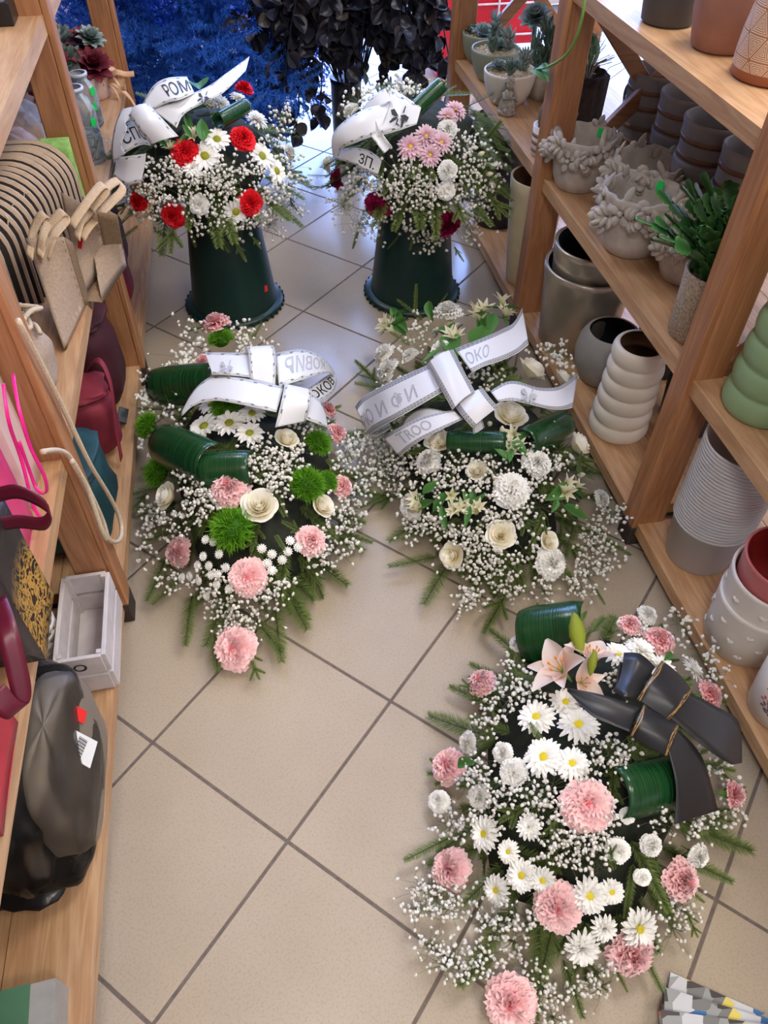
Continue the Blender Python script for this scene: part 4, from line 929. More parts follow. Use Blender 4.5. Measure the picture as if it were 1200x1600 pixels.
def sticker(t, p, n, mt='sticker_green', s=.008):
    n = nrm(np.asarray(n, float)); a = nrm(np.cross(n, V(0, 0, 1)) if abs(n[2]) < .9 else V(1, 0, 0)); u = np.cross(a, n); p = np.asarray(p)
    b = MB(); q = [(-1, -.8), (.9, -1), (1, .8), (-.8, 1)]
    b.add([p+n*o+a*s*x+u*s*1.25*y for o in (.0004, .0016) for x, y in q], [(0, 3, 2, 1), (4, 5, 6, 7), (0, 1, 5, 4), (1, 2, 6, 5), (2, 3, 7, 6), (3, 0, 4, 7)]); b.build('price_sticker', M[mt], t, False)
# concrete pots with rose relief
def relief_rose():
    r = random.Random(3); b = MB(); b.ball((0, 0, .25), (.34, .34, .3), nu=10, nv=6)
    for k, (n, L, el, z) in enumerate([(5, 1.0, 12, .05), (4, .8, 38, .12), (3, .55, 62, .2)]):
        for q in range(n):
            a = 2*PI*q/n+k*.5; b.ball((math.cos(a)*L*.55, math.sin(a)*L*.55, z+.12*k), (.46-.08*k, .40-.06*k, .13), Matrix.Rotation(a, 3, 'Z') @ Matrix.Rotation(-math.radians(el), 3, 'Y'), nu=8, nv=5)
    return b.mesh('relief_rose', M['concrete'])
def relief_daisy():
    b = MB(); b.ball((0, 0, .18), (.2, .2, .14), nu=8, nv=5)
    for q in range(5):
        a = 2*PI*q/5; b.ball((math.cos(a)*.55, math.sin(a)*.55, .08), (.42, .30, .12), Matrix.Rotation(a, 3, 'Z'), nu=8, nv=5)
    return b.mesh('relief_blossom', M['concrete'])
def relief_leaf():
    b = MB(); b.ball((.45, 0, .05), (.62, .27, .12), nu=10, nv=5, fn=lambda p: 1-.25*abs(p[1])*max(0, p[0])); return b.mesh('relief_leaf', M['concrete'])
RR, RD, RL = relief_rose(), relief_daisy(), relief_leaf()
def rose_pot(label, cx, cy, z, s, spin, green=True):
    t = thing('rose_relief_pot', label, 'pot', (cx, cy, z), 'concrete pots with rose relief')
    b = MB(); wob = lambda a, h: (.04*math.sin(9*a)+.03*math.sin(14*a+1))*max(0, (h-.09*s)/(.04*s)) if h > .09*s else 0
    outer = [(.0005, 0), (.050, 0), (.056, .004), (.066, .03), (.071, .06), (.073, .09), (.078, .118), (.080, .130)]; inn = [(.074, .131), (.070, .118), (.066, .09), (.062, .03), (.0005, .02)]
    b.lathe([(r*s, h*s) for r, h in outer+inn], 60, (cx, cy, z), wob=wob); b.build('pot_body', M['concrete'], t)
    r = random.Random(int(spin*100)); n = 12
    for q in range(n):
        a = spin+2*PI*q/n; hz = (.098+.018*math.sin(q*2.3))*s; rad = .073*s+.002
        d = V(math.cos(a), math.sin(a), .25); p = V(cx+rad*math.cos(a), cy+rad*math.sin(a), z+hz)
        kind = (RR, RD)[q % 2] if q % 5 else RR; put(kind, kind.name.split('.')[0], t, frame(p+V(0, 0, .006*math.sin(q*1.7)), d, r.uniform(0, 6), (.036 if kind is RR else .031)*s) @ Matrix.Diagonal((1, 1, 1.5, 1)))
        if q % 2 == 0: put(RL, 'relief_leaf', t, frame(p+V(0, 0, -.026*s)-nrm(d)*.003, V(math.cos(a), math.sin(a), 0), r.uniform(0, 6), .03*s))
        if q % 2 == 1: put(RL, 'relief_leaf', t, frame(p+V(0, 0, .022*s)-nrm(d)*.004, V(math.cos(a), math.sin(a), .3), PI/2+r.uniform(-.5, .5), .03*s))
    if green: sticker(t, V(cx+.066*s*math.cos(.55), cy+.066*s*math.sin(.55), z+.116*s), V(-math.cos(.55), -math.sin(.55), .25), s=.009)
rose_pot('concrete rose pot beside the far upright of the right shelving', .893, 1.862, .49, 1.0, .2)
rose_pot('concrete rose pot half hidden behind its neighbour, before the charcoal pots', .985, 1.685, .49, 1.05, 1.0, False)
rose_pot('largest concrete rose pot at the front edge of the middle shelf', .900, 1.535, .49, 1.08, 2.2)
rose_pot('concrete rose pot partly hidden by the christmas cactus', .972, 1.395, .49, .95, .6, False)
# charcoal pots with copper bands, two nested in each stack
for k, (x, y) in enumerate([(1.105, 1.96), (1.115, 1.80), (1.105, 1.645), (1.115, 1.49)]):
    for lv in (0, 1):
        z = .49+(.085 if lv else 0); q = 1.0 if k != 2 else 1.06
        nm = ['farthest', 'second farthest', 'third farthest', 'nearest'][k]
        t = pot('banded_pot', f'{"upper" if lv else "lower"} charcoal pot with copper bands in the {nm} stack on the shelf', x, y, z, [(.052*q, 0), (.058*q, .004), (.066*q, .06), (.070*q, .13), (.072*q, .142), (.072*q, .15)], 'darkpot', 'charcoal banded pots')
        for hz in (.075, .112):
            b = MB(); r = (.066+(hz-.06)*.004/.07*1.0)*q+.0012; b.lathe([(r-.002, hz-.006), (r+.0003, hz-.005), (r+.0008, hz+.005), (r-.002, hz+.006)], 48, (x, y, z)); b.build('copper_band', M['copper'], t)
# christmas cactus in a felted pot
cx, cy, z = .893, 1.183, .49
t = thing('potted_cactus', 'christmas cactus in a felted pale brown pot on the middle shelf', 'potted plant', (cx, cy, z))
b = MB(); b.lathe([(.0005, 0), (.049, 0), (.053, .004), (.057, .10), (.059, .142), (.057, .146), (.053, .142), (.052, .12)], 40, (cx, cy, z)); b.build('pot', M['hairy'], t)
b = MB(); b.lathe([(.054, .125), (.03, .131), (.0005, .133)], 24, (cx, cy, z)); b.build('soil', M['soil'], t)
rs = random.Random(4)
for q in range(95):
    a = rs.uniform(0, 2*PI); el = rs.uniform(.75, 1.5); p = V(cx+.025*math.cos(a)*rs.random(), cy+.025*math.sin(a)*rs.random(), z+.128); d = V(math.cos(a)*math.cos(el), math.sin(a)*math.cos(el), math.sin(el)); b = MB()
    for sgm in range(rs.randint(3, 5)):
        L = rs.uniform(.034, .046); w = L*.36; sd = nrm(np.cross(d, V(rs.gauss(0, .4), rs.gauss(0, .4), 1.0))); nn = np.cross(sd, d)
        prof = [(0, .25), (.2, .8), (.35, .7), (.5, 1.0), (.65, .85), (.8, 1.05), (.95, .8), (1.0, .35)]; P = np.zeros((len(prof), 3, 3))
        for i, (u, ww) in enumerate(prof):
            for j in range(3): P[i, j] = p+d*L*u+sd*w*ww*(j-1)+nn*(.003 if j == 1 else 0)
        Q = P.copy(); Q[:, 1] -= nn*.006
        b.grid(P, 0, [.3+.6*abs(j-1) for i in range(len(prof)) for j in range(3)]); b.grid(Q, 0, [.3+.6*abs(j-1) for i in range(len(prof)) for j in range(3)])
        p = p+d*L*.98; d = nrm(d+V(math.cos(a)*.14, math.sin(a)*.14, -.04)+V(rs.gauss(0, .15), rs.gauss(0, .15), 0))
        if p[1] < cy-.08 or p[2] > .86: break
    b.build('stem', M['cactus'], t)
# metallic pots, one inside the other
pot('metallic_pot', 'larger brushed metallic pot holding a smaller one on the bottom shelf', .938, 1.765, .072, [(.100, 0), (.107, .006), (.122, .20), (.126, .225), (.126, .24)], 'brass', 'nested metallic pots', 'navy', wall=.009)
pot('metallic_pot', 'smaller brushed metallic pot nested inside a larger one', .938, 1.765, .10, [(.086, 0), (.094, .006), (.105, .22), (.1115, .262), (.1115, .275)], 'brass', 'nested metallic pots', 'navy', wall=.010)
pot('round_pot', 'matt grey round pot between metallic pots and ribbed ivory pot', .945, 1.575, .072, [(.05, 0), (.064, .008), (.083, .05), (.089, .085), (.084, .125), (.072, .150), (.068, .153)], 'greypot', None, 'navy')
def bubble(name, label, cx, cy, z, r0, r1, n, h, mt, inner, group=None):
    prof = [(r0*.8, 0)]
    for k in range(n):
        rr = r0+(r1-r0)*k/(n-1)
        for j in range(1, 9):
            w = PI*j/9; prof.append((rr*(.86+.14*math.sin(w)), h*(k+.5-.5*math.cos(w))/n))
    prof.append((prof[-1][0]-.004, h)); return pot(name, label, cx, cy, z, prof, mt, group, inner, wall=.005)
bubble('ribbed_pot', 'ivory ribbed bubble pot on the bottom shelf of the right rack', .905, 1.368, .072, .076, .067, 6, .262, 'ivory', 'copper')
bubble('ribbed_pot', 'sage green ribbed bubble pot on the middle shelf of the right rack', .908, .947, .49, .074, .062, 6, .30, 'sage', 'sage')
pot('round_pot', 'pale sage pot at the right picture edge beside the green bubble pot', .900, .800, .49, [(.04, 0), (.048, .005), (.058, .07), (.060, .12)], 'palegreen')
pot('plant_pot', 'black pot in the shade behind the ivory ribbed pot', 1.10, 1.36, .072, [(.07, 0), (.075, .005), (.088, .2)], 'navy')
pot('plant_pot', 'black pot in the shade behind the grey round pot', 1.13, 1.60, .072, [(.07, 0), (.075, .005), (.088, .2)], 'navy')
# stack of clear plastic pots
ORD = 'first second third fourth fifth sixth seventh eighth ninth tenth eleventh twelfth thirteenth fourteenth fifteenth sixteenth seventeenth eighteenth nineteenth twentieth twenty-first twenty-second twenty-third twenty-fourth twenty-fifth twenty-sixth'.split()
for k in range(26):
    z = .072+.0085*k; wl = .0012
    which = 'lowest frosted plastic pot, carrying the tall clear stack on the bottom shelf' if k == 0 else f'{ORD[k]} frosted plastic pot from the bottom of the tall clear stack'
    b = MB(); cx, cy = .917, .938
    b.lathe([(.0005, 0), (.066, 0), (.069, .003), (.080, .118), (.085, .120), (.085, .126), (.083, .126), (.079, .122), (.0675, .004), (.0005, .0015)], 40, (0, 0, 0))
    o = put(b.mesh('plastic_pot', M['frost']) if k == 0 else FM, 'plastic_pot', None, Matrix.Translation((cx, cy, z)))
    if k == 0: FM = o.data
    tag(o, which, 'pot', 'stacked frosted plastic pots')
# white pots with hearts, pink one on top
def heart_mesh(mt):
    b = MB(); pts = [(16*math.sin(w)**3/16, (13*math.cos(w)-5*math.cos(2*w)-2*math.cos(3*w)-math.cos(4*w))/16) for w in np.linspace(0, 2*PI, 20, endpoint=False)]
    b.add([(0, 0, .22)]+[(x*.6, y*.6, .2) for x, y in pts]+[(x, y, -.1) for x, y in pts], [(0, 1+i, 1+(i+1) % 20) for i in range(20)]+[(1+i, 21+i, 21+(i+1) % 20, 1+(i+1) % 20) for i in range(20)]); return b.mesh('heart', M[mt])
HW, HP = heart_mesh('whitepot'), heart_mesh('pinkpot')
def heart_pot(label, cx, cy, z, pink=False):
    t = pot('heart_pot', label, cx, cy, z, [(.068, 0), (.076, .005), (.081, .07), (.085, .132), (.086, .14)], 'whitepot', 'white heart pots')
    for r_, h in ((0, .03), (1, .065), (2, .10)):
        for q in range(9):
            a = 2*PI*(q+.5*(r_ % 2))/9+3.3; rad = .0765+.0062*h/.1+.0012; d = V(math.cos(a), math.sin(a), -.06); p = V(cx+rad*math.cos(a), cy+rad*math.sin(a), z+h)
            me = HP if pink and q == 2 and r_ == 1 else HW
            x = nrm(np.cross(V(0, 0, 1), d)); y = np.cross(nrm(d), x); s = .009
            put(me, 'raised_heart', t, Matrix(((x[0]*s, y[0]*s, d[0]*s, p[0]), (x[1]*s, y[1]*s, d[1]*s, p[1]), (x[2]*s, y[2]*s, d[2]*s, p[2]), (0, 0, 0, 1))))
heart_pot('lower white pot with raised hearts on the bottom shelf', .903, .712, .072)
heart_pot('upper white pot with one pink heart, stacked in another pot', .903, .712, .072+.068, True)
pot('pink_pot', 'glossy pink pot with dark red inside on top of the heart pots', .905, .712, .072+.125, [(.062, 0), (.066, .004), (.074, .06), (.079, .122), (.081, .13)], 'pinkpot', None, 'redin', wall=.005)
t = pot('flower_print_pot', 'white pot with pink and violet painted sprig at the right edge', .890, .550, .072, [(.050, 0), (.056, .005), (.062, .07), (.066, .135)], 'whitepot')
for (a, h, mt, s) in [(3.35, .075, 'ink_p', .012), (3.55, .095, 'ink_p', .011), (3.45, .06, 'ink_v', .013), (3.7, .07, 'ink_p', .012), (3.62, .052, 'ink_v', .010), (3.3, .105, 'ink_v', .008)]:
    b = MB()
    for q in range(5): w = 2*PI*q/5; b.ball((.6*math.cos(w), .6*math.sin(w), 0), (.42, .3, .08), Matrix.Rotation(w, 3, 'Z'), nu=6, nv=4)
    rad = .0565+.007*h/.1; put(b.mesh('painted_blossom', M[mt]), 'painted_blossom', t, frame((.890+rad*math.cos(a), .550+rad*math.sin(a), .072+h), (math.cos(a), math.sin(a), -.06), a, s))
# top shelf
pot('plant_pot', 'dark grey pot on the top shelf of the right rack', .905, 1.625, .93, [(.046, 0), (.052, .005), (.058, .06), (.062, .13)], 'darkpot2')
pot('plant_pot', 'plain terracotta pink pot on the top shelf', .935, 1.465, .93, [(.046, 0), (.053, .005), (.064, .06), (.067, .11), (.062, .16)], 'terra')
cx, cy, z = .950, 1.310, .93
t = thing('patterned_pot', 'terracotta pot with white triangle pattern on the top shelf', 'pot', (cx, cy, z))
b = MB(); b.lathe([(.0005, 0), (.060, 0), (.066, .004), (.067, .018)], 48, (cx, cy, z)); b.build('foot_band', M['terra_d'], t)
b = MB(); n = 64; hs = [.018, .04, .07, .10, .13, .15]; rs_ = [.067, .0675, .066, .062, .057, .053]
vs = [(cx+r*math.cos(2*PI*i/n), cy+r*math.sin(2*PI*i/n), z+h) for i in range(n+1) for r, h in zip(rs_, hs)]; m6 = len(hs)
b.add(vs, [(i*m6+j, (i+1)*m6+j, (i+1)*m6+j+1, i*m6+j+1) for i in range(n) for j in range(m6-1)]); b.uv = [(i/n*10.0, h/.0365*.866) for i in range(n+1) for h in hs]
b.build('printed_body', M['geo'], t)
b = MB(); b.lathe([(.0535, .15), (.054, .155), (.054, .166), (.048, .166), (.046, .15), (.0005, .03)], 48, (cx, cy, z)); b.build('rim', M['terra_d'], t)
b = MB(); b.tube([(cx-.054, cy-.02, z+.15), (cx-.06, cy-.03, z+.175), (cx-.03, cy-.05, z+.19), (cx+.0, cy-.052, z+.16)], .003, 6); b.build('leather_cord', M['terra_d'], t)
# trailing vine from above the far upright
pts = [atx(x, y, .785) for x, y in [(914, -8), (910, 25), (901, 58), (888, 82), (872, 96), (852, 106), (838, 108)]]
t = thing('trailing_vine', 'thin green vine trailing down before the right upright', 'plant', tuple(pts[0]))
b = MB(); b.tube([tuple(q) for q in smooth_path(pts, 24)], [.0032]*20+[.0026]*5, 6); b.build('vine_stem', M['calyx'], t)
for (i, q) in ((-1, (826, 107)), (-1, (862, 116)), (-2, (845, 92))):
    e = atx(q[0], q[1], .775); put(LEAF[1], 'leaf', t, frame_x(pts[i], e-pts[i], V(-.3, -.6, .7), np.linalg.norm(e-pts[i])*.62))
# ---- far bay of the right rack: succulents
def m_rosette(seed, mt, rings=((9, 1.0, 8), (8, .85, 26), (7, .66, 46), (5, .48, 66), (3, .3, 82)), w=.30):
    r = random.Random(seed); b = MB()
    for k, (n, L, el) in enumerate(rings):
        for q in range(n):
            for zz in (0, -.05): petal(b, L, .12, w, math.radians(el+r.uniform(-5, 5)), 2*PI*(q+r.uniform(-.1, .1))/n+k*.35, 5, 3, cup=.35, curl=.08, tip='pt', base=.02, rnd=random.Random(q+k*10), z0=.1*k+zz)
    return b.mesh('rosette', M[mt])
def m_spiky(seed, mt, n=46, tall=1.0, sp=.5):
    r = random.Random(seed); b = MB()
    for q in range(n):
        a = r.uniform(0, 6.28); zb = tall*r.random()**1.2*.7; el = r.uniform(.5, 1.3); d = V(math.cos(a)*math.cos(el), math.sin(a)*math.cos(el), math.sin(el))
        p = V(.08*math.cos(a), .08*math.sin(a), zb); L = r.uniform(.32, .5)*sp*2
        b.tube([p, p+d*L*.5, p+d*L*.85+V(0, 0, .04), p+d*L+V(0, 0, .07)], [.035, .05, .035, .006], 5, 0, r.random())
    b.tube([(0, 0, 0), (0, 0, tall*.8)], .03, 5); return b.mesh('upright_succulent', M[mt])
ROS = [m_rosette(1, 'succ'), m_rosette(2, 'succ')]; SPK = [m_spiky(1, 'succ_d'), m_spiky(2, 'succ', 40, 1.2), m_spiky(3, 'succ_d', 90, 2.2, .45)]
def gravel(t, cx, cy, z, r, n=160):
    b = MB(); g = random.Random(3); b.lathe([(r, 0), (r*.5, .004), (.0005, .005)], 24, (cx, cy, z-.003))
    for q in range(n):
        a = g.uniform(0, 6.28); d = r*math.sqrt(g.random())*.96; s = g.uniform(.0025, .0045); b.add(ICO_V*s*V(1.2, .9, .7)+V(cx+d*math.cos(a), cy+d*math.sin(a), z+.002), ICO_F)
    o = b.build('gravel', M['gravel'], t, False); o['kind'] = 'stuff'
for k, (x, y, mt, lab, plants) in enumerate([
    (.884, 2.445, 'ivory', 'cream bowl of succulents nearest the plaster angel', [('R', -.03, .03, .034), ('S', -.005, -.025, .045), ('U', .04, .0, .055), ('R', .03, .04, .026)]),
    (.898, 2.64, 'palegreen', 'pale green bowl of succulents between two other bowls', [('S', -.02, -.02, .05), ('R', .015, .02, .036), ('U', .04, -.01, .06), ('S', .03, .035, .045)]),
    (.905, 2.80, 'palegreen', 'pale green bowl of succulents farthest along the shelf', [('R', -.01, -.01, .045), ('U', .035, .01, .055), ('R', -.035, .03, .03), ('S', .02, -.03, .04)])]):
    s = (1.0, 1.0, .92)[k]
    t = pot('succulent_bowl', lab, x, y, .49, [(.046*s, 0), (.052*s, .004), (.068*s, .03), (.077*s, .06), (.080*s, .085), (.080*s, .09)], mt, 'bowls of succulents', cat='potted plant')
    gravel(t, x, y, .49+.08, .074*s)
    for (kd, dx, dy, sz) in plants:
        me = {'R': ROS[k % 2], 'S': SPK[0], 'U': SPK[1]}[kd]; put(me, 'rosette' if kd == 'R' else 'upright_succulent', t, frame((x+dx, y+dy, .575), (random.gauss(0, .15), random.gauss(0, .15), 1), random.uniform(0, 6), sz))
sx, sy = 1.0, 2.46
t = thing('tall_succulent', 'tall blue green succulent behind the bowls on the right rack', 'potted plant', (sx, sy, .49))
b = MB(); b.lathe([(.0005, 0), (.04, 0), (.048, .05), (.046, .075), (.04, .07), (.0005, .065)], 24, (sx, sy, .49), wob=lambda a, h: .06*math.sin(5*a)); b.build('stone_pot', M['concrete'], t)
for dx, dy, s in ((0, 0, .085), (.025, .02, .07), (-.02, .02, .06)): put(SPK[2], 'upright_succulent', t, frame((sx+dx, sy+dy, .555), (dx*2, dy*2, 1), dx*90, s))
sx, sy = 1.03, 2.66
t = thing('tall_succulent', 'grey green rosette succulent on a stem behind the middle bowl', 'potted plant', (sx, sy, .49))
b = MB(); b.lathe([(.0005, 0), (.035, 0), (.045, .06), (.04, .06), (.0005, .05)], 24, (sx, sy, .49)); b.build('small_pot', M['terra'], t)
b = MB(); b.tube([(sx, sy, .54), (sx-.005, sy, .66)], .008, 6); b.build('stem', M['succ_d'], t); put(ROS[0], 'rosette', t, frame((sx-.005, sy, .65), (-.3, -.3, 1), 0, .055))
# plaster angel
ax, ay = .852, 2.350
t = thing('angel_figurine', 'small weathered plaster angel kneeling before the cream bowl', 'figurine', (ax, ay, .49))
W = lambda *p: (ax+p[0], ay+p[1], .49+p[2])
b = MB(); b.lathe([(.0005, 0), (.026, 0), (.029, .006), (.026, .014), (.018, .016), (.0005, .016)], 20, W(0, 0, 0), wob=lambda a, h: .08*math.sin(6*a)); b.build('base', M['stone'], t)
b = MB(); b.lathe([(.024, .012), (.025, .022), (.020, .04), (.015, .055), (.014, .062), (.008, .068), (.006, .072)], 18, W(0, 0, 0), wob=lambda a, h: .06*math.sin(7*a))
for s in (-1, 1):
    b.tube([W(s*.014, -.002, .062), W(s*.017, -.014, .048), W(s*.004, -.020, .052)], [.006, .0055, .004], 8); b.ball(W(s*.010, -.016, .016), (.010, .014, .008), nu=8, nv=6)
b.ball(W(0, -.021, .055), (.005, .004, .008), nu=8, nv=5); b.build('body', M['stone'], t)
b = MB(); b.ball(W(0, -.003, .083), (.0125, .0125, .014), nu=14, nv=10); b.ball(W(0, -.0155, .081), (.002, .003, .0025), nu=6, nv=4)
for s in (-1, 1): b.ball(W(s*.0045, -.0145, .085), (.0018, .0012, .0012), nu=6, nv=4)
b.build('head', M['stone'], t)
b = MB()
for q in range(26):
    a = q*2.4; e = .1+1.3*(q/26); r = .013; b.ball(W(r*math.cos(e)*math.cos(a), -.001+r*math.cos(e)*math.sin(a)*.9+.002, .085+r*math.sin(e)*1.1), .005, nu=6, nv=4)
b.build('curly_hair', M['stone'], t)
for s in (-1, 1):
    b = MB()
    for q in range(5): b.ball(W(s*(.012+.004*q), .014, .064-.008*q+.004), (.007, .003, .014), Matrix.Rotation(s*(-.5-.1*q), 3, 'Y'), nu=8, nv=6)
    b.build('wing', M['stone'], t)
# small striped cactus pot, bark planter, terracotta cactus
sx, sy = .868, 2.055
t = thing('cactus_pot', 'white and brown striped pot with a knobbly brown cactus', 'potted plant', (sx, sy, .49))
b = MB(); b.lathe([(.0005, 0), (.030, 0), (.034, .003), (.038, .08), (.034, .08), (.0005, .07)], 30, (sx, sy, .49)); b.build('pot_body', M['whitepot'], t)
for h in (.018, .038, .058): b = MB(); r = .034+.004*h/.08; b.lathe([(r-.001, h-.005), (r+.0012, h-.004), (r+.0014, h+.004), (r-.001, h+.005)], 30, (sx, sy, .49)); b.build('brown_stripe', M['terra'], t)
for dx, dy, h in ((0, 0, .1), (-.016, -.01, .06), (.014, .012, .07), (-.008, .016, .05)):
    b = MB(); b.ball((sx+dx, sy+dy, .56+h/2), (.016, .016, h/2+.01), nu=14, nv=10, fn=lambda p: 1+.14*math.sin(9*math.atan2(p[1], p[0]))*math.sin(14*p[2])); b.build('cactus_stem', M['cactus_brown'] if 'cactus_brown' in M else M.setdefault('cactus_brown', mat('brown_cactus', (112, 98, 72), .9, var=.4, scale=200, bump=.6)), t)
sx, sy = 1.0, 2.15
t = thing('bark_planter', 'dark bark planter with dry grass behind the far right upright', 'planter', (sx, sy, .49))
b = MB(); b.lathe([(.0005, 0), (.05, 0), (.055, .01), (.058, .17), (.052, .175), (.05, .16), (.0005, .15)], 40, (sx, sy, .49), wob=lambda a, h: .05*math.sin(11*a)+.03*math.sin(23*a)); b.build('planter_body', M['bark'], t)
g = random.Random(9)
for q in range(26):
    b = MB(); a = g.uniform(0, 6.28); r = .04*g.random(); L = g.uniform(.04, .09); p = V(sx+r*math.cos(a), sy+r*math.sin(a), .64); b.tube([p, p+V(.02*math.cos(a), .02*math.sin(a), L*.7), p+V(.06*math.cos(a), .06*math.sin(a), L)], .0012, 4); b.build('grass_blade', M['spine'], t)
sx, sy = 1.08, 2.38
t = thing('cactus_pot', 'terracotta pot with a spiny cactus behind the bark planter', 'potted plant', (sx, sy, .49))
b = MB(); b.lathe([(.0005, 0), (.04, 0), (.055, .10), (.058, .115), (.052, .115), (.0005, .10)], 30, (sx, sy, .49)); b.build('pot_body', M['terra'], t)
b = MB(); b.ball((sx, sy, .64), (.045, .045, .05), nu=36, nv=12, fn=lambda p: 1+.08*math.cos(12*math.atan2(p[1], p[0]))); b.build('cactus_body', M['cactus'], t)
for q in range(40):
    b = MB() if q == 0 else b; a = 2*PI*(q % 12)/12; e = .2+.35*(q//12); n_ = V(math.cos(e)*math.cos(a), math.cos(e)*math.sin(a), math.sin(e)); p = V(sx, sy, .64)+n_*V(.047, .047, .052)
    if q == 0: b = MB()
    for w in range(4): b.tube([p, p+(n_+V(g.gauss(0, .5), g.gauss(0, .5), g.gauss(0, .5)))*.014], .0006, 3)
b.build('spines', M['spine'], t)
sx, sy = 1.17, 2.13
t = thing('cactus_pot', 'clustered grey green cactus behind the charcoal pots', 'potted plant', (sx, sy, .49))
b = MB(); b.lathe([(.0005, 0), (.04, 0), (.05, .09), (.044, .09), (.0005, .08)], 30, (sx, sy, .49)); b.build('pot_body', M['bark'], t)
for dx, dy, h, r in ((0, 0, .09, .026), (-.035, .0, .06, .022), (.02, -.03, .05, .02), (-.01, .035, .07, .022), (.03, .02, .06, .02)):
    b = MB(); b.ball((sx+dx, sy+dy, .575+h/2), (r, r, h/2+.012), nu=28, nv=14, fn=lambda p: 1+.10*math.cos(12*math.atan2(p[1], p[0]))+.05*math.sin(30*p[2])); b.build('cactus_stem', M['succ_d'], t)
# far bottom: tall cream vase and dark bucket
pot('tall_vase', 'tall cream vase standing on the bottom shelf beside the far upright', .890, 2.10, .072, [(.05, 0), (.058, .006), (.072, .15), (.083, .30), (.086, .335)], 'cream', None, 'copper', wall=.007)
pot('tall_bucket', 'tall dark bucket on the bottom shelf below the succulents', .915, 2.50, .072, [(.075, 0), (.08, .005), (.098, .30), (.105, .33), (.105, .345)], 'navy', None, 'navy')
#@@LEFT
# ------------------------------------------------------------------ goods on the left rack
M['kraft'] = mat('kraft_paper', (188, 164, 140), .8, var=.1, scale=60, bump=.15)
M['jute'] = mat('jute_cloth', (170, 148, 126), .9, var=.14, scale=220, bump=.25)
M['jute_d'] = mat('dark_jute_cloth', (134, 108, 80), .9, var=.22, scale=220, bump=.5)
M['web'] = mat('webbing', (190, 164, 132), .9, var=.12, scale=240, bump=.2)
M['dark'] = mat('gap_shade', (40, 32, 28), .9)  # dark colour for the shade between the kraft bags
M['twine'] = mat('cotton_twine', (206, 186, 158), .9, var=.15, scale=300, bump=.4)
M['film'] = clear_mat('cellophane', (225, 225, 232), .14)
M['film_d'] = clear_mat('smoky_cellophane', (90, 86, 82), .03, .07)
M['glass'] = clear_mat('clear_glass', (220, 226, 226), .10, .04)
M['palepink'] = mat('pale_pink_paper', (226, 196, 190), .35, var=.05, scale=8)
M['hotpink'] = mat('hot_pink_paper', (222, 66, 122), .45, var=.1, scale=10)
M['magenta'] = mat('magenta_ribbon', (238, 30, 140), .35)
M['blackbag'] = mat('black_bag_paper', (58, 52, 54), .25, var=.15, scale=8)
M['burg'] = mat('burgundy_ribbon', (96, 24, 44), .35, var=.12)
M['redbag'] = mat('red_bag_paper', (178, 28, 52), .4, var=.1, scale=20)
M['velvet_w'] = mat('dark_wine_velvet', (66, 16, 28), .7, var=.3, scale=14); M['velvet_r'] = mat('wine_velvet', (132, 36, 52), .7, var=.2, scale=14)
M['velvet_t'] = mat('teal_velvet', (18, 62, 66), .65, var=.35, scale=14)
M['crate'] = mat('whitewashed_wood', (208, 200, 198), .7, var=.1, scale=30, bump=.2)
M['taupe'] = mat('taupe_paper', (132, 120, 104), .6, var=.12, scale=8)
M['bin'] = mat('black_plastic', (26, 26, 28), .3, var=.2, scale=20, bump=.3)
M['green_card'] = mat('green_card', (84, 130, 98), .5, var=.06); M['green_dk'] = mat('dark_green_card', (34, 64, 48), .5, var=.2, scale=12); M['grey_card'] = mat('grey_card', (168, 166, 158), .6)
M['black_card'] = mat('black_card', (24, 24, 26), .35); M['mauve'] = mat('mauve_card', (170, 144, 140), .6)
M['tan_rib'] = mat('tan_satin_ribbon', (226, 180, 140), .35)
M['ros_w'] = petal_mat('burgundy_succulent', [(0, (60, 18, 30)), (.6, (116, 36, 52)), (1, (150, 70, 80))], tr=.1)
M['pinkpale'] = mat('pale_rose_pot', (206, 176, 166), .5)
M['limegreen'] = mat('light_green_paper', (150, 200, 110), .6, var=.25, scale=60)
def gold_print():
    m, nt, b = newmat('gold_ornament'); co = coords(nt, (1, 1, 1)); v = N(nt, 'ShaderNodeTexVoronoi', feature='DISTANCE_TO_EDGE'); v.inputs['Scale'].default_value = 75
    n = N(nt, 'ShaderNodeTexNoise'); n.inputs['Scale'].default_value = 40; nt.links.new(co, n.inputs['Vector']); mx = N(nt, 'ShaderNodeMix', data_type='RGBA'); mx.inputs[0].default_value = .06
    nt.links.new(co, mx.inputs[6]); nt.links.new(n.outputs[1], mx.inputs[7]); nt.links.new(mx.outputs[2], v.inputs['Vector'])
    nt.links.new(ramp(nt, v.outputs[0], [(.10, srgb(206, 158, 72)), (.18, srgb(48, 32, 22))]), b.inputs['Base Color']); b.inputs['Roughness'].default_value = .35; b.inputs['Metallic'].default_value = .3
    tc = N(nt, 'ShaderNodeTexCoord'); sp = N(nt, 'ShaderNodeSeparateXYZ'); nt.links.new(tc.outputs['Object'], sp.inputs[0]); cr = nt.nodes['Color Ramp'].outputs[0]
    f = N(nt, 'ShaderNodeMapRange'); f.inputs[1].default_value = .10; f.inputs[2].default_value = .14; nt.links.new(sp.outputs[2], f.inputs[0])
    m3 = N(nt, 'ShaderNodeMix', data_type='RGBA'); nt.links.new(f.outputs[0], m3.inputs[0]); nt.links.new(cr, m3.inputs[6]); m3.inputs[7].default_value = srgb(58, 52, 54); nt.links.new(m3.outputs[2], b.inputs['Base Color']); return m
M['gold'] = gold_print()
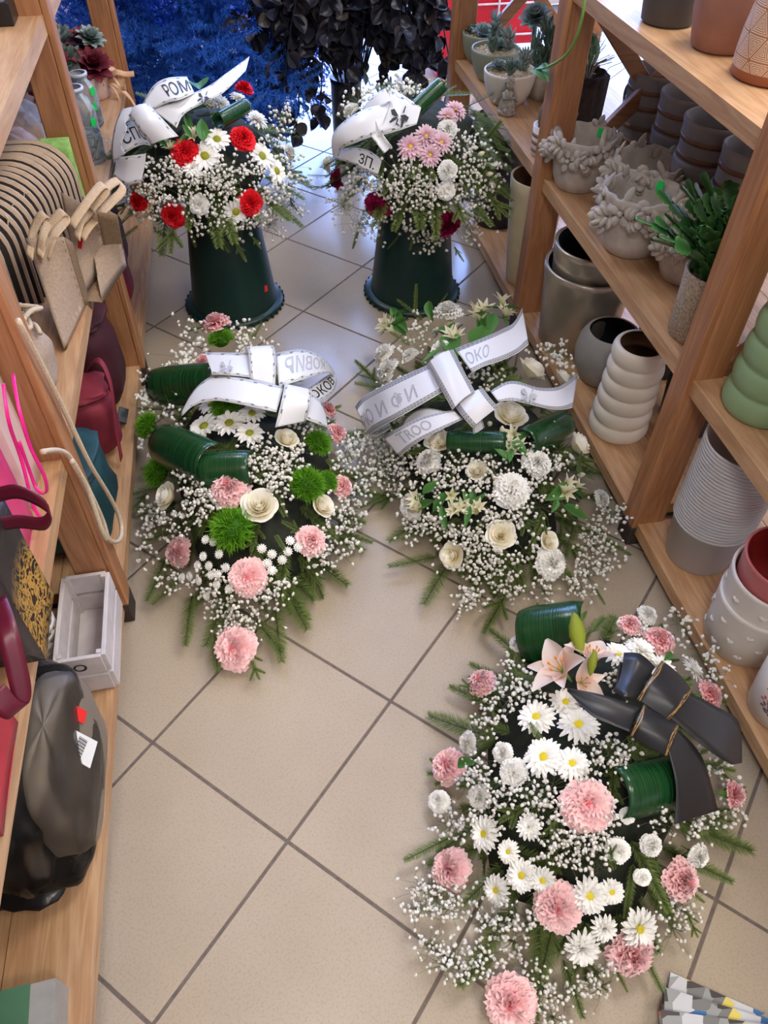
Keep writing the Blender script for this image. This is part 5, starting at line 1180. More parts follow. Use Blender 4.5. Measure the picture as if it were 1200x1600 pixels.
def soft(mb, c, h, p=3.0, Mx=None, seed=0, amp=.03, nu=32, nv=20, mi=0, topw=1.0):
    """pillowy box: superellipsoid with creases"""
    g = random.Random(seed); ph = [g.uniform(0, 6) for _ in range(6)]; vs = []
    sg = lambda x, e: math.copysign(abs(x)**e, x)
    for i in range(nu):
        a = 2*PI*i/nu
        for j in range(nv+1):
            e = -PI/2+PI*j/nv; x = sg(math.cos(e), 2/p)*sg(math.cos(a), 2/p); y = sg(math.cos(e), 2/p)*sg(math.sin(a), 2/p); z = sg(math.sin(e), 2/p)
            w = 1+amp*(math.sin(5*a+3*z+ph[0])+math.sin(7*z+2*a+ph[1])+.6*math.sin(11*a-6*z+ph[2])); tw = 1+(topw-1)*(z+1)/2
            q = V(x*h[0]*w*tw, y*h[1]*w*tw, z*h[2]*(1+amp*.5*math.sin(6*a+ph[3])))
            if Mx is not None: q = np.array(Mx @ Vector(q))
            vs.append(q+np.asarray(c))
    n = nv+1; mb.add(vs, [(i*n+j, ((i+1) % nu)*n+j, ((i+1) % nu)*n+j+1, i*n+j+1) for i in range(nu) for j in range(nv)], mi)
def strap(name, pts, dirw, width, mt, parent, th=.0015, n=24):
    """flat strap along 3-D points, width along dirw"""
    C_ = smooth_path(pts, n); w = nrm(np.asarray(dirw, float))*width/2; P = np.stack([C_-w, C_-w*.33, C_+w*.33, C_+w], 1)
    nn = np.cross(np.gradient(C_, axis=0), w); nn /= np.maximum(1e-9, np.linalg.norm(nn, axis=1))[:, None]
    return strip_mesh(name, P, np.linspace(0, 1, n+1), nn, M[mt], parent, th)
def gift_bag(label, x0, x1, y0, y1, z0, z1, mt, group=None, open_=True, lean=0.0, bulge=.01, side=None):
    """upright paper bag: front, back and gusset panels with an open mouth"""
    t = thing('gift_bag', label, 'bag', ((x0+x1)/2, (y0+y1)/2, z0), group); th = .0015
    ym = (y0+y1)/2
    def panel(nm, A, B, Cc, D, m, bl):
        n = 8; P = np.zeros((n+1, n+1, 3)); A, B, Cc, D = map(lambda q: np.array(q, float), (A, B, Cc, D)); nr = nrm(np.cross(B-A, D-A))
        for i in range(n+1):
            for j in range(n+1):
                u, v = i/n, j/n; P[i, j] = A*(1-u)*(1-v)+B*u*(1-v)+Cc*u*v+D*(1-u)*v+nr*bl*math.sin(PI*u)*math.sin(PI*v*.8+.2)
        nn = np.repeat(nr[None], n+1, 0); return strip_mesh(nm, P, np.linspace(0, 1, n+1), nn, M[m], t, th)
    panel('front_panel', (x0, y0, z0), (x1, y0, z0), (x1, y0+lean, z1), (x0, y0+lean, z1), mt, bulge)
    panel('back_panel', (x0, y1, z0), (x1, y1, z0), (x1, y1+lean, z1), (x0, y1+lean, z1), mt, -bulge)
    panel('side_panel', (x1, y0, z0), (x1, y1, z0), (x1, y1+lean, z1), (x1, y0+lean, z1), side or mt, -bulge*.8)
    panel('side_panel', (x0, y0, z0), (x0, y1, z0), (x0, y1+lean, z1), (x0, y0+lean, z1), side or mt, bulge*.8)
    panel('bottom_panel', (x0, y0, z0+.001), (x1, y0, z0+.001), (x1, y1, z0+.001), (x0, y1, z0+.001), mt, 0)
    return t
# kraft bags standing in a row
BY0, BY1 = 1.47, 1.815
def kraft_mesh():
    b = MB(); L, H, T, R = .25, .225, .0032, .085; pts = [(0, 0)]+[(-R+R*math.cos(w)-0, H-R+R*math.sin(w)) for w in np.linspace(0, PI/2, 9)]+[(-L, H), (-L, 0)]
    n = len(pts); b.add([(x, -T, z) for x, z in pts]+[(x, T, z) for x, z in pts], [tuple(range(n)), tuple(range(2*n-1, n-1, -1))]+[(i, i+n, (i+1) % n+n, (i+1) % n) for i in range(n)])
    return b.mesh('kraft_bag', M['kraft'])
KM = kraft_mesh()
def kraft_gap_shade():  # dark sheet standing in for the shade in the gaps between bags
    b = MB(); L, H, T, R = .246, .2195, .0008, .085; pts = [(-.0055, 0)]+[(-.0055-R+R*math.cos(w), H-R+R*math.sin(w)) for w in np.linspace(0, PI/2, 9)]+[(-L, H), (-L, 0)]
    n = len(pts); b.add([(x, -T-.0042, z) for x, z in pts]+[(x, T-.0042, z) for x, z in pts], [tuple(range(n)), tuple(range(2*n-1, n-1, -1))]+[(i, i+n, (i+1) % n+n, (i+1) % n) for i in range(n)])
    return b.mesh('gap_shade', M['dark'])
KD = kraft_gap_shade(); NK = 16
for k in range(NK):
    u = k/(NK-1); y = BY0+(BY1-BY0)*u; x = -.452+(.118)*u**.8
    t = thing('kraft_bag', 'flat kraft bag nearest the viewer in the standing row' if k == 0 else ('flat kraft bag at the far end of the standing row' if k == NK-1 else f'{ORD[k]} flat kraft bag from the near end of the standing row'), 'bag', (x, y, .49), 'kraft bags standing in a row')
    Mx = Matrix.Translation((x, y, .49)) @ Matrix.Rotation(math.radians(-8+6*u), 4, 'X') @ Matrix.Rotation(math.radians(random.uniform(-1.2, 1.2)), 4, 'Z') @ Matrix.Diagonal((1, 1, 1-.06*abs(u-.6)+random.uniform(-.01, .01), 1))
    put(KM, 'bag_sheet', t, Mx); put(KD, 'gap_shade', t, Mx)
    if k % 2 == 0:
        for q in range(4):
            b = MB(); p = V(x-.03-.02*q, y-.004, .49+.185); pts = [p+V(random.gauss(0, .006), -.004-.002*s_, .006*math.sin(s_*1.3)-.007*s_+random.gauss(0, .003)) for s_ in range(6)]
            b.tube([tuple(v) for v in smooth_path(pts, 14)], .0016, 5); b.build('string', M['twine'], t)
# jute tote bags leaning at the shelf edge
def tote(label, px, dy, mt, zt, hpath, red=False, ybase=1.6, group='jute tote bags'):
    """px: photo outline of the front panel (top-left, top-right, bottom-right, bottom-left) with heights"""
    P4 = [np.array(atz(x, y, z)) for x, y, z in px]
    t = thing('tote_bag', label, 'bag', tuple(P4[3]), group); n = 8; P = np.zeros((n+1, n+1, 3)); A, B, Cc, D = P4; nr = nrm(np.cross(B-A, D-A)); nr = nr if nr[1] < 0 else -nr
    for i in range(n+1):
        for j in range(n+1): u, v = i/n, j/n; P[i, j] = A*(1-u)*(1-v)+B*u*(1-v)+Cc*u*v+D*(1-u)*v+nr*.012*math.sin(PI*u)*math.sin(PI*v)
    nn = np.repeat(nr[None], n+1, 0); strip_mesh('front_panel', P, np.linspace(0, .2, n+1), nn, M[mt], t, .002)
    Q = P-nr*dy; strip_mesh('back_panel', Q, np.linspace(0, .2, n+1), nn, M[mt], t, .002)
    S = np.stack([P[n]*(1-w)+Q[n]*w for w in np.linspace(0, 1, 5)]); ns = np.repeat(nrm(np.cross(S[-1, 0]-S[0, 0], S[0, -1]-S[0, 0]))[None], 5, 0); strip_mesh('side_gusset', S, np.linspace(0, .1, 5), ns, M['jute_d'], t, .0015)
    S = np.stack([P[:, n]*(1-w)+Q[:, n]*w for w in np.linspace(0, 1, 3)]); ns = np.repeat(V(0, 0, 1)[None], 3, 0); strip_mesh('bottom_panel', S, np.linspace(0, .1, 3), ns, M['jute_d'], t, .0015)
    for hp in hpath: strap('handle', [atz(*q) for q in hp], (-.5, .6, .35), .020, 'web', t, .002)
    if red: sticker(t, P[int(n*.62), int(n*.5)]+nr*.005, nr, 'sticker_red', .012)
tote('jute tote bag with red sticker and handle loops beyond the shelf edge', [(95, 300, .66), (150, 330, .66), (168, 412, .50), (128, 470, .50)], .05, 'jute', .66,
     [[(120, 372, .63), (128, 342, .65), (160, 300, .66), (184, 282, .66), (192, 296, .65), (172, 318, .64), (140, 352, .63), (128, 372, .62)], [(112, 352, .66), (135, 318, .68), (158, 290, .69), (166, 298, .68), (146, 322, .66), (128, 345, .64)]], True)
tote('jute tote bag with two folded handles in front of the row', [(40, 372, .66), (100, 370, .66), (132, 476, .50), (100, 545, .50)], .05, 'jute', .66,
     [[(46, 402, .64), (52, 362, .66), (66, 336, .68), (76, 344, .67), (66, 372, .66), (60, 405, .63)], [(62, 400, .64), (74, 360, .66), (96, 332, .68), (104, 342, .67), (84, 368, .66), (72, 402, .63)]])
# small burlap sack tied with rope
sx, sy = -.405, 1.245
t = thing('burlap_sack', 'small burlap sack with knotted rope beside the near upright', 'bag', (sx, sy, .49))
b = MB(); soft(b, (sx, sy, .55), (.045, .055, .062), 3, seed=2, amp=.04); b.build('sack_body', M['jute'], t)
for q in range(5):
    b = MB(); g = random.Random(q); pts = [V(sx+.035*math.cos(w+q)+g.gauss(0, .008), sy+.04*math.sin(w+q)+g.gauss(0, .008), .615+.008*q+g.gauss(0, .005)) for w in np.linspace(0, 4.5, 9)]
    b.tube([tuple(v) for v in smooth_path(pts, 26)], .0045, 6); b.build('rope', M['twine'], t)
# light green bag and clear bag by the far upright
gift_bag('light green grass print bag behind the kraft row', -.40, -.335, 1.835, 1.85, .49, .70, 'limegreen', bulge=.002)
t = thing('clear_bag', 'crumpled clear cellophane bag behind the kraft row', 'bag', (-.50, 2.05, .49))
b = MB(); soft(b, (-.50, 2.05, .60), (.09, .08, .11), 3.2, seed=5, amp=.05); b.build('film', M['film'], t)
b = MB(); soft(b, (-.51, 2.05, .57), (.065, .06, .075), 3, seed=6, amp=.05); b.build('contents', M['mauve'], t)
# glass jars with green stickers
def jar(label, x, y, h, r, st):
    t = thing('glass_jar', label, 'jar', (x, y, .49), 'clear glass jars'); b = MB()
    b.lathe([(.0005, .002), (r*.9, .0), (r, .008), (r, h*.6), (r*.8, h*.78), (r*.55, h*.86), (r*.55, h), (r*.5, h), (r*.5, h*.86), (r*.74, h*.76), (r*.94, h*.6), (r*.94, .012), (.0005, .008)], 30, (x, y, .49)); b.build('jar_body', M['glass'], t)
    b = MB(); b.lathe([(r*.56, h*.95), (r*.64, h*.955), (r*.64, h*1.01), (r*.5, h*1.01)], 24, (x, y, .49)); b.build('jar_rim', M['alu'], t)
    for a, hz in st: sticker(t, (x+(r+.001)*math.cos(a), y+(r+.001)*math.sin(a), .49+hz), (math.cos(a), math.sin(a), 0), 'sticker_green', .009)
jar('tall clear glass jar with green stickers beside the far left upright', -.375, 2.33, .15, .042, [(-.9, .03), (-.7, .07)])
jar('clear glass jar with green stickers behind the taller jar', -.375, 2.47, .14, .040, [(-.9, .06), (-.7, .10)])
b = MB(); t = thing('glass_mug', 'round clear glass mug at the shelf edge of the left rack', 'mug', (-.345, 2.235, .49))
b.lathe([(.0005, .002), (.03, 0), (.034, .01), (.034, .075), (.031, .075), (.031, .012), (.0005, .008)], 30, (-.352, 2.225, .49)); b.build('mug_body', M['glass'], t)
b = MB(); b.tube([(-.32, 2.22, .55), (-.30, 2.217, .545), (-.295, 2.216, .525), (-.305, 2.217, .51), (-.32, 2.22, .505)], .004, 8); b.build('mug_handle', M['glass'], t)
# artificial succulents with a tan bow
sx, sy = -.385, 2.70
t = thing('succulent_basket', 'burgundy and grey artificial succulents in a pale pot with tan bow', 'potted plant', (sx, sy, .49))
b = MB(); b.lathe([(.0005, 0), (.055, 0), (.06, .005), (.075, .07), (.07, .072), (.0005, .06)], 36, (sx, sy, .49)); b.build('pot_body', M['pinkpale'], t)
RB = m_rosette(11, 'ros_w')
for dx, dy, dz, s, me in ((.03, -.03, .09, .062, RB), (-.04, -.02, .10, .058, ROS[0]), (.01, .04, .13, .06, RB), (-.05, .04, .14, .055, ROS[1]), (.035, .015, .15, .045, ROS[0])):
    put(me, 'rosette', t, frame((sx+dx, sy+dy, .49+dz), (dx*9, dy*6-.4, .9), dx*40, s))
for pts in ([(.062, -.03, .05), (.09, -.04, .075), (.12, -.045, .07), (.145, -.05, .072)], [(.062, -.03, .05), (.085, -.06, .06), (.10, -.075, .045), (.115, -.09, .048)], [(.06, -.03, .05), (.08, -.04, .02), (.088, -.045, -.02), (.10, -.05, -.05)], [(.06, -.03, .05), (.09, -.03, .03), (.115, -.03, .0), (.13, -.032, -.035)], [(.05, -.05, .05), (.075, -.035, .085), (.095, -.02, .06), (.06, -.03, .045)]):
    strap('ribbon_bow', [V(sx, sy, .49)+V(*p) for p in pts], (0, .6, .8), .016, 'tan_rib', t)
sx, sy = -.46, 2.45
t = thing('succulent_basket', 'dark green artificial succulents in shade behind the far left upright', 'potted plant', (sx, sy+.12, .49))
b = MB(); b.lathe([(.0005, 0), (.05, 0), (.065, .07), (.06, .072), (.0005, .06)], 30, (sx, sy+.12, .49)); b.build('pot_body', M['pinkpale'], t)
for dx, dy, dz, s, me in ((.02, -.03, .10, .06, SPK[0]), (-.04, .0, .10, .06, ROS[1]), (.0, .04, .12, .06, RB), (-.02, -.05, .08, .05, RB)): put(me, 'rosette', t, frame((sx+dx, sy+.12+dy, .49+dz), (dx*9, dy*6-.4, .9), dx*40, s))
# top shelf
b = MB(); b.box((-.405, 1.845, .93+.02), (.04, .05, .02), bev=.002); t = thing('flat_box', 'small black box with thin line border on the top left shelf', 'box', (-.405, 1.845, .93)); b.build('box_body', M['black_card'], t, False)
b = MB()
for s in (-1, 1): b.box((-.405+s*.03, 1.845, .9702), (.0008, .04, .0004)); b.box((-.405, 1.845+s*.04, .9702), (.03, .0008, .0004))
b.build('line_border', M['grey_card'], t, False)
b = MB(); b.box((-.46, 1.71, .93+.06), (.05, .03, .06), bev=.003); tag(b.build('card_box', M['mauve'], None, False), 'mauve card box at the left edge of the top shelf', 'box')
# near bay: gift bags
t = gift_bag('pale pink frosted paper bag beside the near left upright', -.60, -.378, .93, 1.015, .49, .83, 'palepink', bulge=.006, lean=.01)
t = gift_bag('hot pink paper bag with magenta ribbon handles', -.58, -.378, .78, .905, .49, .79, 'hotpink', bulge=.008)
for hp in ([(20, 585, .74), (30, 640, .72), (48, 700, .66), (70, 745, .60), (72, 770, .56), (58, 765, .55), (46, 735, .58), (30, 690, .64)], [(5, 600, .74), (14, 660, .70), (34, 720, .62), (52, 790, .55), (66, 815, .52), (50, 828, .51)]):
    strap('handle', [atz(*q) for q in hp], (.8, .5, 0), .005, 'magenta', t)
t = gift_bag('black paper bag with gold ornament side and burgundy handle', -.55, -.335, .635, .745, .49, .70, 'blackbag', bulge=.008, side='gold')
strap('handle', [atz(*q) for q in [(-8, 775, .72), (25, 768, .73), (60, 782, .72), (78, 800, .70), (68, 818, .68), (30, 815, .68), (-8, 820, .68)]], (.1, .1, 1), .022, 'burg', t)
t = gift_bag('red paper bag with burgundy ribbon, nearest on the left middle shelf', -.56, -.362, .40, .545, .49, .64, 'redbag', bulge=.008)
strap('handle', [atz(*q) for q in [(-6, 940, .66), (10, 985, .66), (25, 1040, .63), (34, 1085, .60), (30, 1110, .585), (12, 1105, .60), (-8, 1080, .62)]], (.8, .5, .2), .026, 'burg', t)
# twine loop hanging over the upright
t = thing('twine_loop', 'pale twine loop hanging down the near left upright', 'twine', tuple(atx(65, 705, -.322)))
for k, pp in enumerate(([(66, 706), (92, 704), (112, 718), (140, 768), (160, 812), (170, 842), (184, 846), (190, 832), (186, 806), (168, 770), (140, 724), (100, 640), (60, 560), (28, 500)], [(112, 720), (135, 760), (148, 796), (158, 826), (166, 842)])):
    b = MB(); b.tube([tuple(v) for v in smooth_path([atx(x, y, -.324+.004*k) for x, y in pp], 60)], .0045, 7); b.build('twine_strand', M['twine'], t)
# bottom shelf: velvet bags
def velvet(label, c, h, mt, seed, rot=0.0, strap_pts=None, p=3.4):
    t = thing('velvet_bag', label, 'bag', (c[0], c[1], c[2]-h[2]), 'velvet bags on the bottom shelf')
    b = MB(); soft(b, c, h, p, Matrix.Rotation(rot, 3, 'Z'), seed, .025, topw=.9); b.build('bag_body', M[mt], t)
    b = MB(); soft(b, (c[0]+.01, c[1], c[2]+h[2]*.98), (h[0]*.8, h[1]*.8, .012), 3, Matrix.Rotation(rot, 3, 'Z'), seed+3, .05); b.build('gathered_top', M[mt], t)
    if strap_pts: strap('strap', strap_pts, (.2, 1, 0), .02, mt, t)
    return t
velvet('dark wine velvet bag nearest the far left upright', (-.435, 1.735, .205), (.10, .105, .13), 'velvet_w', 1)
velvet('wine red velvet bag with folded strap between darker bags', (-.435, 1.54, .165), (.09, .075, .09), 'velvet_r', 2, .1, [V(-.40, 1.60, .26), V(-.36, 1.58, .30), V(-.338, 1.53, .27), V(-.345, 1.47, .17), V(-.350, 1.45, .10)])
velvet('teal velvet bag beside the near left upright', (-.445, 1.28, .175), (.10, .125, .10), 'velvet_t', 3)
velvet('burgundy velvet bag in the far bay of the left rack', (-.40, 2.20, .165), (.07, .09, .09), 'velvet_r', 5)
velvet('dark burgundy velvet bag at the back of the far bay', (-.43, 2.42, .165), (.08, .09, .09), 'velvet_w', 6)
b = MB(); b.box((-.352, 1.615, .1), (.012, .022, .003), Matrix.Rotation(.6, 3, 'Y') @ Matrix.Rotation(.3, 3, 'X')); o = tag(b.build('price_tag', M['black_card'], None, False), 'small black price tag beside the wine velvet bag', 'tag')
# whitewashed crate of slats
t = thing('wooden_crate', 'small whitewashed slatted crate on the bottom left shelf', 'crate', (-.39, .945, .072))
ca, cb_, cc_, cd_ = -.430, -.345, .835, 1.028
for zz in (.102, .162):
    for x in (ca, cb_): b = MB(); b.box((x, (cc_+cd_)/2, zz), (.004, (cd_-cc_)/2, .026), bev=.001); b.build('side_slat', M['crate'], t, False)
    for y in (cc_, cd_): b = MB(); b.box(((ca+cb_)/2, y, zz), ((cb_-ca)/2-.004, .004, .026), bev=.001); b.build('end_slat', M['crate'], t, False)
b = MB(); b.box(((ca+cb_)/2, (cc_+cd_)/2, .077), ((cb_-ca)/2-.005, (cd_-cc_)/2-.005, .004)); b.build('bottom_board', M['crate'], t, False)
for x in (ca+.008, cb_-.008):
    for y in (cc_+.008, cd_-.008): b = MB(); b.box((x, y, .135), (.004, .004, .055)); b.build('corner_post', M['crate'], t, False)
me = text_mesh('O', M['ink'], .032); put(me, 'lettering', t, Matrix(((1, 0, 0, -.405), (0, 0, -1, cc_-.0048), (0, 1, 0, .150), (0, 0, 0, 1))))
# pierced white basket
t = thing('pierced_basket', 'white round basket with slits behind the crate', 'basket', (-.483, .925, .072))
bx, by, br = -.483, .925, .045
b = MB(); b.lathe([(.0005, 0), (br*.9, 0), (br*.92, .004), (br*.92, .012), (br*.88, .012), (.0005, .006)], 32, (bx, by, .072)); b.build('basket_floor', M['whitepot'], t)
for k in range(7): b = MB(); z = .02+.02*k; r = br*(.93+.012*k); b.lathe([(r, z-.006), (r+.0015, z-.005), (r+.0015, z+.005), (r, z+.006), (r-.002, z)], 32, (bx, by, .072)); b.build('basket_band', M['whitepot'], t)
for k in range(16):
    a = 2*PI*k/16; b = MB(); b.box((bx+br*.96*math.cos(a), by+br*.96*math.sin(a), .072+.08), (.0015, .004, .072), Matrix.Rotation(a, 3, 'Z')); b.build('basket_stave', M['whitepot'], t, False)
# wrapped dark package
t = thing('wrapped_package', 'tall package of dark ware in cellophane on the bottom left shelf', 'package', (-.44, .62, .072))
b = MB(); soft(b, (-.392, .635, .195), (.046, .14, .122), 3.6, seed=8, amp=.02, topw=.9); b.build('taupe_wrap', M['taupe'], t)
b = MB(); soft(b, (-.472, .60, .225), (.062, .148, .152), 3.4, seed=9, amp=.06, nu=48, nv=30, topw=.95); b.build('black_bundle', M['bin'], t)
b = MB(); soft(b, (-.44, .61, .225), (.096, .160, .158), 3.6, seed=10, amp=.03, nu=64, nv=40, topw=.95); b.build('cellophane', M['film_d'], t)
b = MB(); soft(b, (-.455, .72, .385), (.03, .025, .035), 2.2, seed=12, amp=.15, nu=40, nv=24); b.build('gathered_top', M['bin'], t)
b = MB(); soft(b, (-.47, .51, .085), (.07, .06, .014), 2.4, seed=13, amp=.05); b.build('folded_base', M['bin'], t)
sticker(t, (-.352, .668, .275), (.9, -.25, .5), 'sticker_red', .011)
sticker(t, (-.348, .615, .262), (.9, -.3, .5), 'sticker_white', .022)
b = MB(); n_ = nrm(V(.9, -.3, .5)); a_ = nrm(np.cross(n_, V(0, 0, 1))); u_ = np.cross(a_, n_); c_ = V(-.348, .615, .262)+n_*.0022
for q in range(12): cc2 = c_+a_*(-.013+.0024*q)+u_*.006; w_ = (.0004, .0008)[q % 2]; b.add([cc2-a_*w_-u_*.009, cc2+a_*w_-u_*.009, cc2+a_*w_+u_*.009, cc2-a_*w_+u_*.009], [(0, 1, 2, 3)])
b.build('barcode', M['ink'], t, False)
# green card box
t = thing('card_box', 'green and grey card box in the lower left corner', 'box', (-.45, .26, .072))
for x0, x1, mt in ((-.52, -.475, 'green_dk'), (-.475, -.432, 'green_card'), (-.432, -.398, 'grey_card')):
    b = MB(); b.box(((x0+x1)/2, .255, .105), ((x1-x0)/2, .075, .033), Matrix.Rotation(.04, 3, 'Z')); b.build('card_panel', M[mt], t, False)
# ------------------------------------------------------------------ background: dyed foliage, display stand, booklets
M['blue'] = petal_mat('blue_dyed_fern', [(0, (34, 78, 168)), (.5, (52, 116, 210)), (1, (110, 172, 244))], rough=.5, tr=.4)
M['euc'] = petal_mat('black_dyed_leaf', [(0, (20, 20, 28)), (.6, (34, 34, 44)), (1, (54, 52, 58))], rough=.32, tr=.05)
M['euc_b'] = petal_mat('brown_dyed_leaf', [(0, (54, 48, 48)), (1, (84, 76, 74))], rough=.35, tr=.05)
M['red_panel'] = mat('red_panel', (206, 22, 44), .4, var=.06, scale=4); M['lilac'] = mat('lilac_panel', (214, 190, 222), .4, var=.05, trans=.4); M['wire'] = mat('white_wire', (236, 234, 238), .4)
M['vase'] = mat('dark_vase', (30, 34, 46), .3)
def m_fern(seed):
    """feathery frond along +X, length 1"""
    r = random.Random(seed); b = MB(); b.tube([(0, 0, 0), (.5, 0, .04), (1, 0, 0)], [.008, .006, .002], 4, 0, .1)
    for q in range(34):
        u = .08+.9*q/34; s = -1 if q % 2 else 1; L = .34*math.sin(PI*min(1, .25+.75*(1-u)))*r.uniform(.7, 1.1)+.05; a = r.uniform(-1, 1); d = nrm(V(.75, s*math.cos(a), math.sin(a)*.9)); p0 = V(u, 0, .04*math.sin(PI*u)); n = int(L*60)+4
        b.tube([p0, p0+d*L], .003, 3, 0, .2, cap=False)
        for k in range(n):
            p = p0+d*L*(k+.5)/n
            for w in range(5):
                dd = nrm(d*.5+V(r.gauss(0, 1), r.gauss(0, 1), r.gauss(0, 1))); e = p+dd*r.uniform(.03, .055); sd = nrm(np.cross(dd, V(0, .3, 1)))*.0042
                b.add([p-sd, p+sd, e], [(0, 1, 2)], 0, [.3, .3, r.uniform(.5, 1)])
    return b.mesh('fern_frond', M['blue'])
FR = [m_fern(1), m_fern(2), m_fern(3)]
bx, by = -.05, 3.28
t = thing('blue_fern_bunch', 'bunch of feathery fern dyed bright blue behind the red and white arrangement', 'foliage', (bx, by, 0))
b = MB(); b.lathe([(.0005, 0), (.09, 0), (.10, .01), (.12, .30), (.125, .32), (.115, .32), (.0005, .29)], 32, (bx, by, 0)); b.build('vase', M['vase'], t)
g = random.Random(21)
for q in range(130):
    a = g.uniform(0, 2*PI); e = g.uniform(-.85, 1.2); d = V(math.cos(a)*math.cos(e), math.sin(a)*math.cos(e)*.7, math.sin(e)); L = g.uniform(.26, .40)
    s = g.uniform(.02, .22); p = V(bx, by, .50)+d*V(s, s, s)+V(g.gauss(0, .04), g.gauss(0, .04), g.gauss(0, .05)); put(FR[q % 3], 'fern_frond', t, frame_x(p, nrm(d+V(0, 0, -.15)), V(g.gauss(0, .5), g.gauss(0, .5), 1), L))
for q in range(14):
    a = g.uniform(0, 6.28); b = MB(); p = V(bx+.07*math.cos(a), by+.07*math.sin(a), .26); b.tube([p, p+V(.02*math.cos(a), .02*math.sin(a), .2), V(bx+.16*math.cos(a), by+.16*math.sin(a), .75)], .003, 5); b.build('stem', M['blue'], t)
def m_euc(mt, seed):
    b = MB(); P = np.zeros((8, 5, 3)); T = []
    for i in range(8):
        u = i/7; w = .46*math.sin(PI*(.04+.94*u))**.7 if 0 < i < 7 else .02
        for j in range(5): v = j/4*2-1; P[i, j] = (u, w*v, .12*w*v*v*4-.12*u*u+.02*math.sin(seed+9*u)); T.append(.4+.5*abs(v))
    b.grid(P, 0, T); Q = P-V(0, 0, .012); b.grid(Q[:, ::-1], 0, T); return b.mesh('leaf', M[mt])
EU = [m_euc('euc', 1), m_euc('euc', 2), m_euc('euc_b', 3)]
ex, ey = .50, 3.16
t = thing('dark_eucalyptus_bunch', 'bunch of black dyed eucalyptus branches behind the pink and wine arrangement', 'foliage', (ex, ey, 0))
b = MB(); b.lathe([(.0005, 0), (.05, 0), (.055, .01), (.06, .30), (.065, .32), (.058, .32), (.0005, .30)], 32, (ex, ey+.08, 0)); b.build('vase', M['vase'], t)
HANG = [(462, 205), (500, 190), (430, 150), (545, 165), (405, 110), (610, 150), (650, 120), (480, 130), (700, 110), (395, 60)]
for q in range(38+len(HANG)):
    a = 2*PI*q/38+g.uniform(-.2, .2); top = g.uniform(.5, .82); out = g.uniform(.12, .5); end = V(ex+out*math.cos(a)*1.0, ey+out*math.sin(a)*.55, top-g.uniform(.05, .5)*(out/.4)); p0 = V(ex+.05*math.cos(a), ey+.05*math.sin(a), .34); mid = V(ex+out*.55*math.cos(a), ey+out*.35*math.sin(a), top+.05)
    if q >= 38: end = aty(*HANG[q-38], ey-.12+g.uniform(-.05, .05)); mid = V(ex*.45+end[0]*.55, ey-.08, .62)
    end[2] = max(.12, end[2])
    C_ = smooth_path([p0, mid, end], 22); b = MB(); b.tube([tuple(v) for v in C_], .003, 5); br = b.build('branch', M['euc'], t); off = np.array(ORG[t.name])
    for k in range(7, 23):
        if g.random() < .12: continue
        for s in (-1, 1):
            d = nrm(C_[min(k+1, 22)]-C_[k-1]); sd = nrm(np.cross(d, V(g.gauss(0, 1), g.gauss(0, 1), g.gauss(0, 1)))); dr = nrm(sd+d*.4+V(0, 0, -.35)); sz = g.uniform(.042, .068)
            sub(EU[2 if g.random() < .1 else k % 2], 'leaf', br, Matrix.Translation(Vector(-off)) @ frame_x(C_[k], dr, V(g.gauss(0, .7), -.6+g.gauss(0, .7), .8), sz))
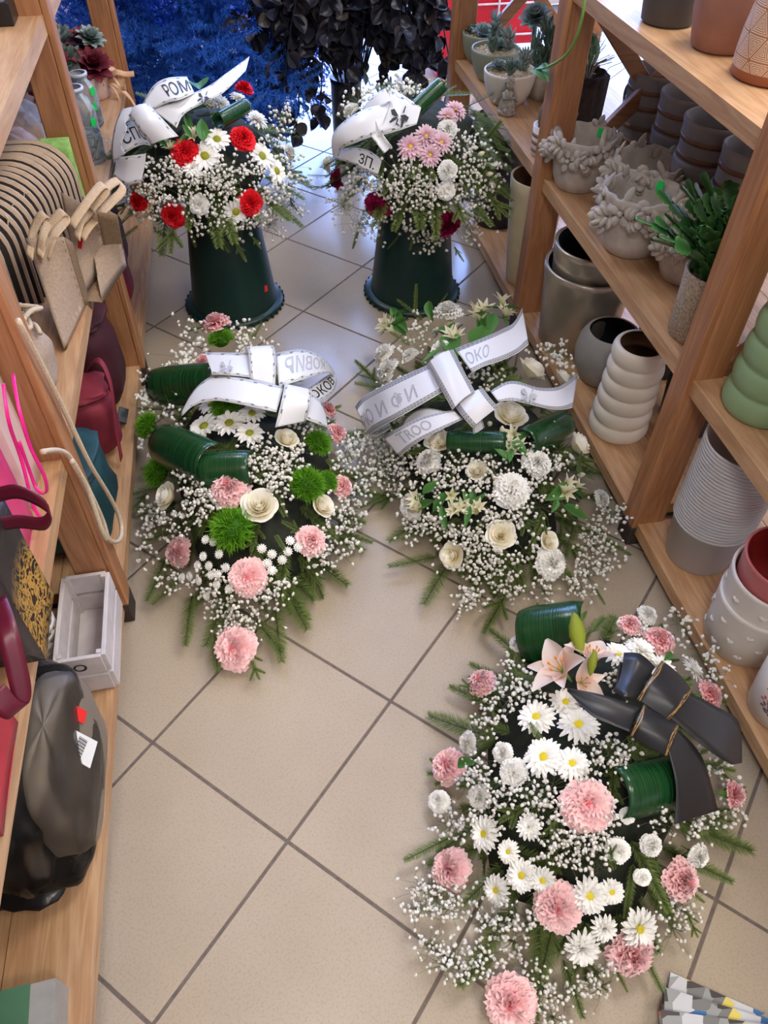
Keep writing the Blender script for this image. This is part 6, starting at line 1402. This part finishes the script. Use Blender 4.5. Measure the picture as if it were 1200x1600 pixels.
# red display stand far back right
t = thing('display_stand', 'red and white display stand beyond the end of the right rack', 'stand', (1.15, 4.25, 0))
b = MB(); b.box((1.14, 4.25, .55), (.045, .16, .55), bev=.004); b.build('red_side_panel', M['red_panel'], t, False)
b = MB(); b.box((1.005, 4.27, .42), (.085, .01, .38)); b.build('lilac_panel', M['lilac'], t, False)
for k in range(6): b = MB(); b.tube([(.93+.03*k, 4.255, .05), (.93+.03*k, 4.255, .8)], .003, 6); b.build('wire_bar', M['wire'], t)
b = MB(); b.box((1.45, 4.32, .35), (.22, .012, .28), bev=.003); b.build('red_back_panel', M['red_panel'], t, False)
for k in range(4): b = MB(); b.tube([(1.2, 4.29, .12+.14*k), (1.7, 4.29, .12+.14*k)], .005, 6); b.build('wire_bar', M['wire'], t)
for x in (1.24, 1.45, 1.66): b = MB(); b.tube([(x, 4.29, .0), (x, 4.29, .65)], .006, 6); b.build('wire_post', M['wire'], t)
# booklets in the lower right corner
def cover():
    m, nt, b = newmat('printed_cover'); co = coords(nt, (16, 34, 16)); v = N(nt, 'ShaderNodeTexVoronoi'); v.inputs['Scale'].default_value = 2.2; nt.links.new(co, v.inputs['Vector'])
    sp = N(nt, 'ShaderNodeSeparateColor'); nt.links.new(v.outputs['Color'], sp.inputs[0])
    c = ramp(nt, sp.outputs[0], [(0, srgb(150, 152, 150)), (.35, srgb(120, 120, 118)), (.55, srgb(196, 198, 200)), (.72, srgb(70, 66, 64)), (.82, srgb(196, 84, 40)), (.9, srgb(60, 110, 160)), (.96, srgb(214, 196, 96))]); nt.nodes[-1].color_ramp.interpolation = 'CONSTANT' if hasattr(nt.nodes[-1], 'color_ramp') else None
    nt.links.new(c, b.inputs['Base Color']); b.inputs['Roughness'].default_value = .25; return m
M['cover'] = cover(); M['paper'] = mat('page_edges', (222, 220, 216), .6)
for k in range(6):
    z = .008+.0165*k; ang = math.radians((-34, -27, -18, -9, -1, 6)[k]); x, y = .615+.092*-math.cos(ang)+.128*math.sin(ang)+.012*(5-k), .075-.092*math.sin(ang)-.128*math.cos(ang)
    t = thing('booklet', ['lowest booklet in the stack at the lower right corner', 'second booklet from the bottom of the corner stack', 'third booklet from the bottom of the corner stack', 'third booklet from the top of the corner stack', 'second booklet from the top of the corner stack', 'topmost glossy booklet at the lower right corner'][k], 'booklet', (x, y, z-.008), 'booklets in a corner stack')
    R3 = Matrix.Rotation(ang, 3, 'Z') @ Matrix.Rotation(math.radians((0, .6, -.5, .5, 0, 0)[k]), 3, 'X')
    b = MB(); b.box((x, y, z), (.098, .128, .0055), R3); b.build('pages', M['paper'], t, False)
    for s in (-1, 1): b = MB(); b.box((x, y, z+s*.0065), (.1, .13, .0008), R3); b.build('cover', M['cover'], t, False)
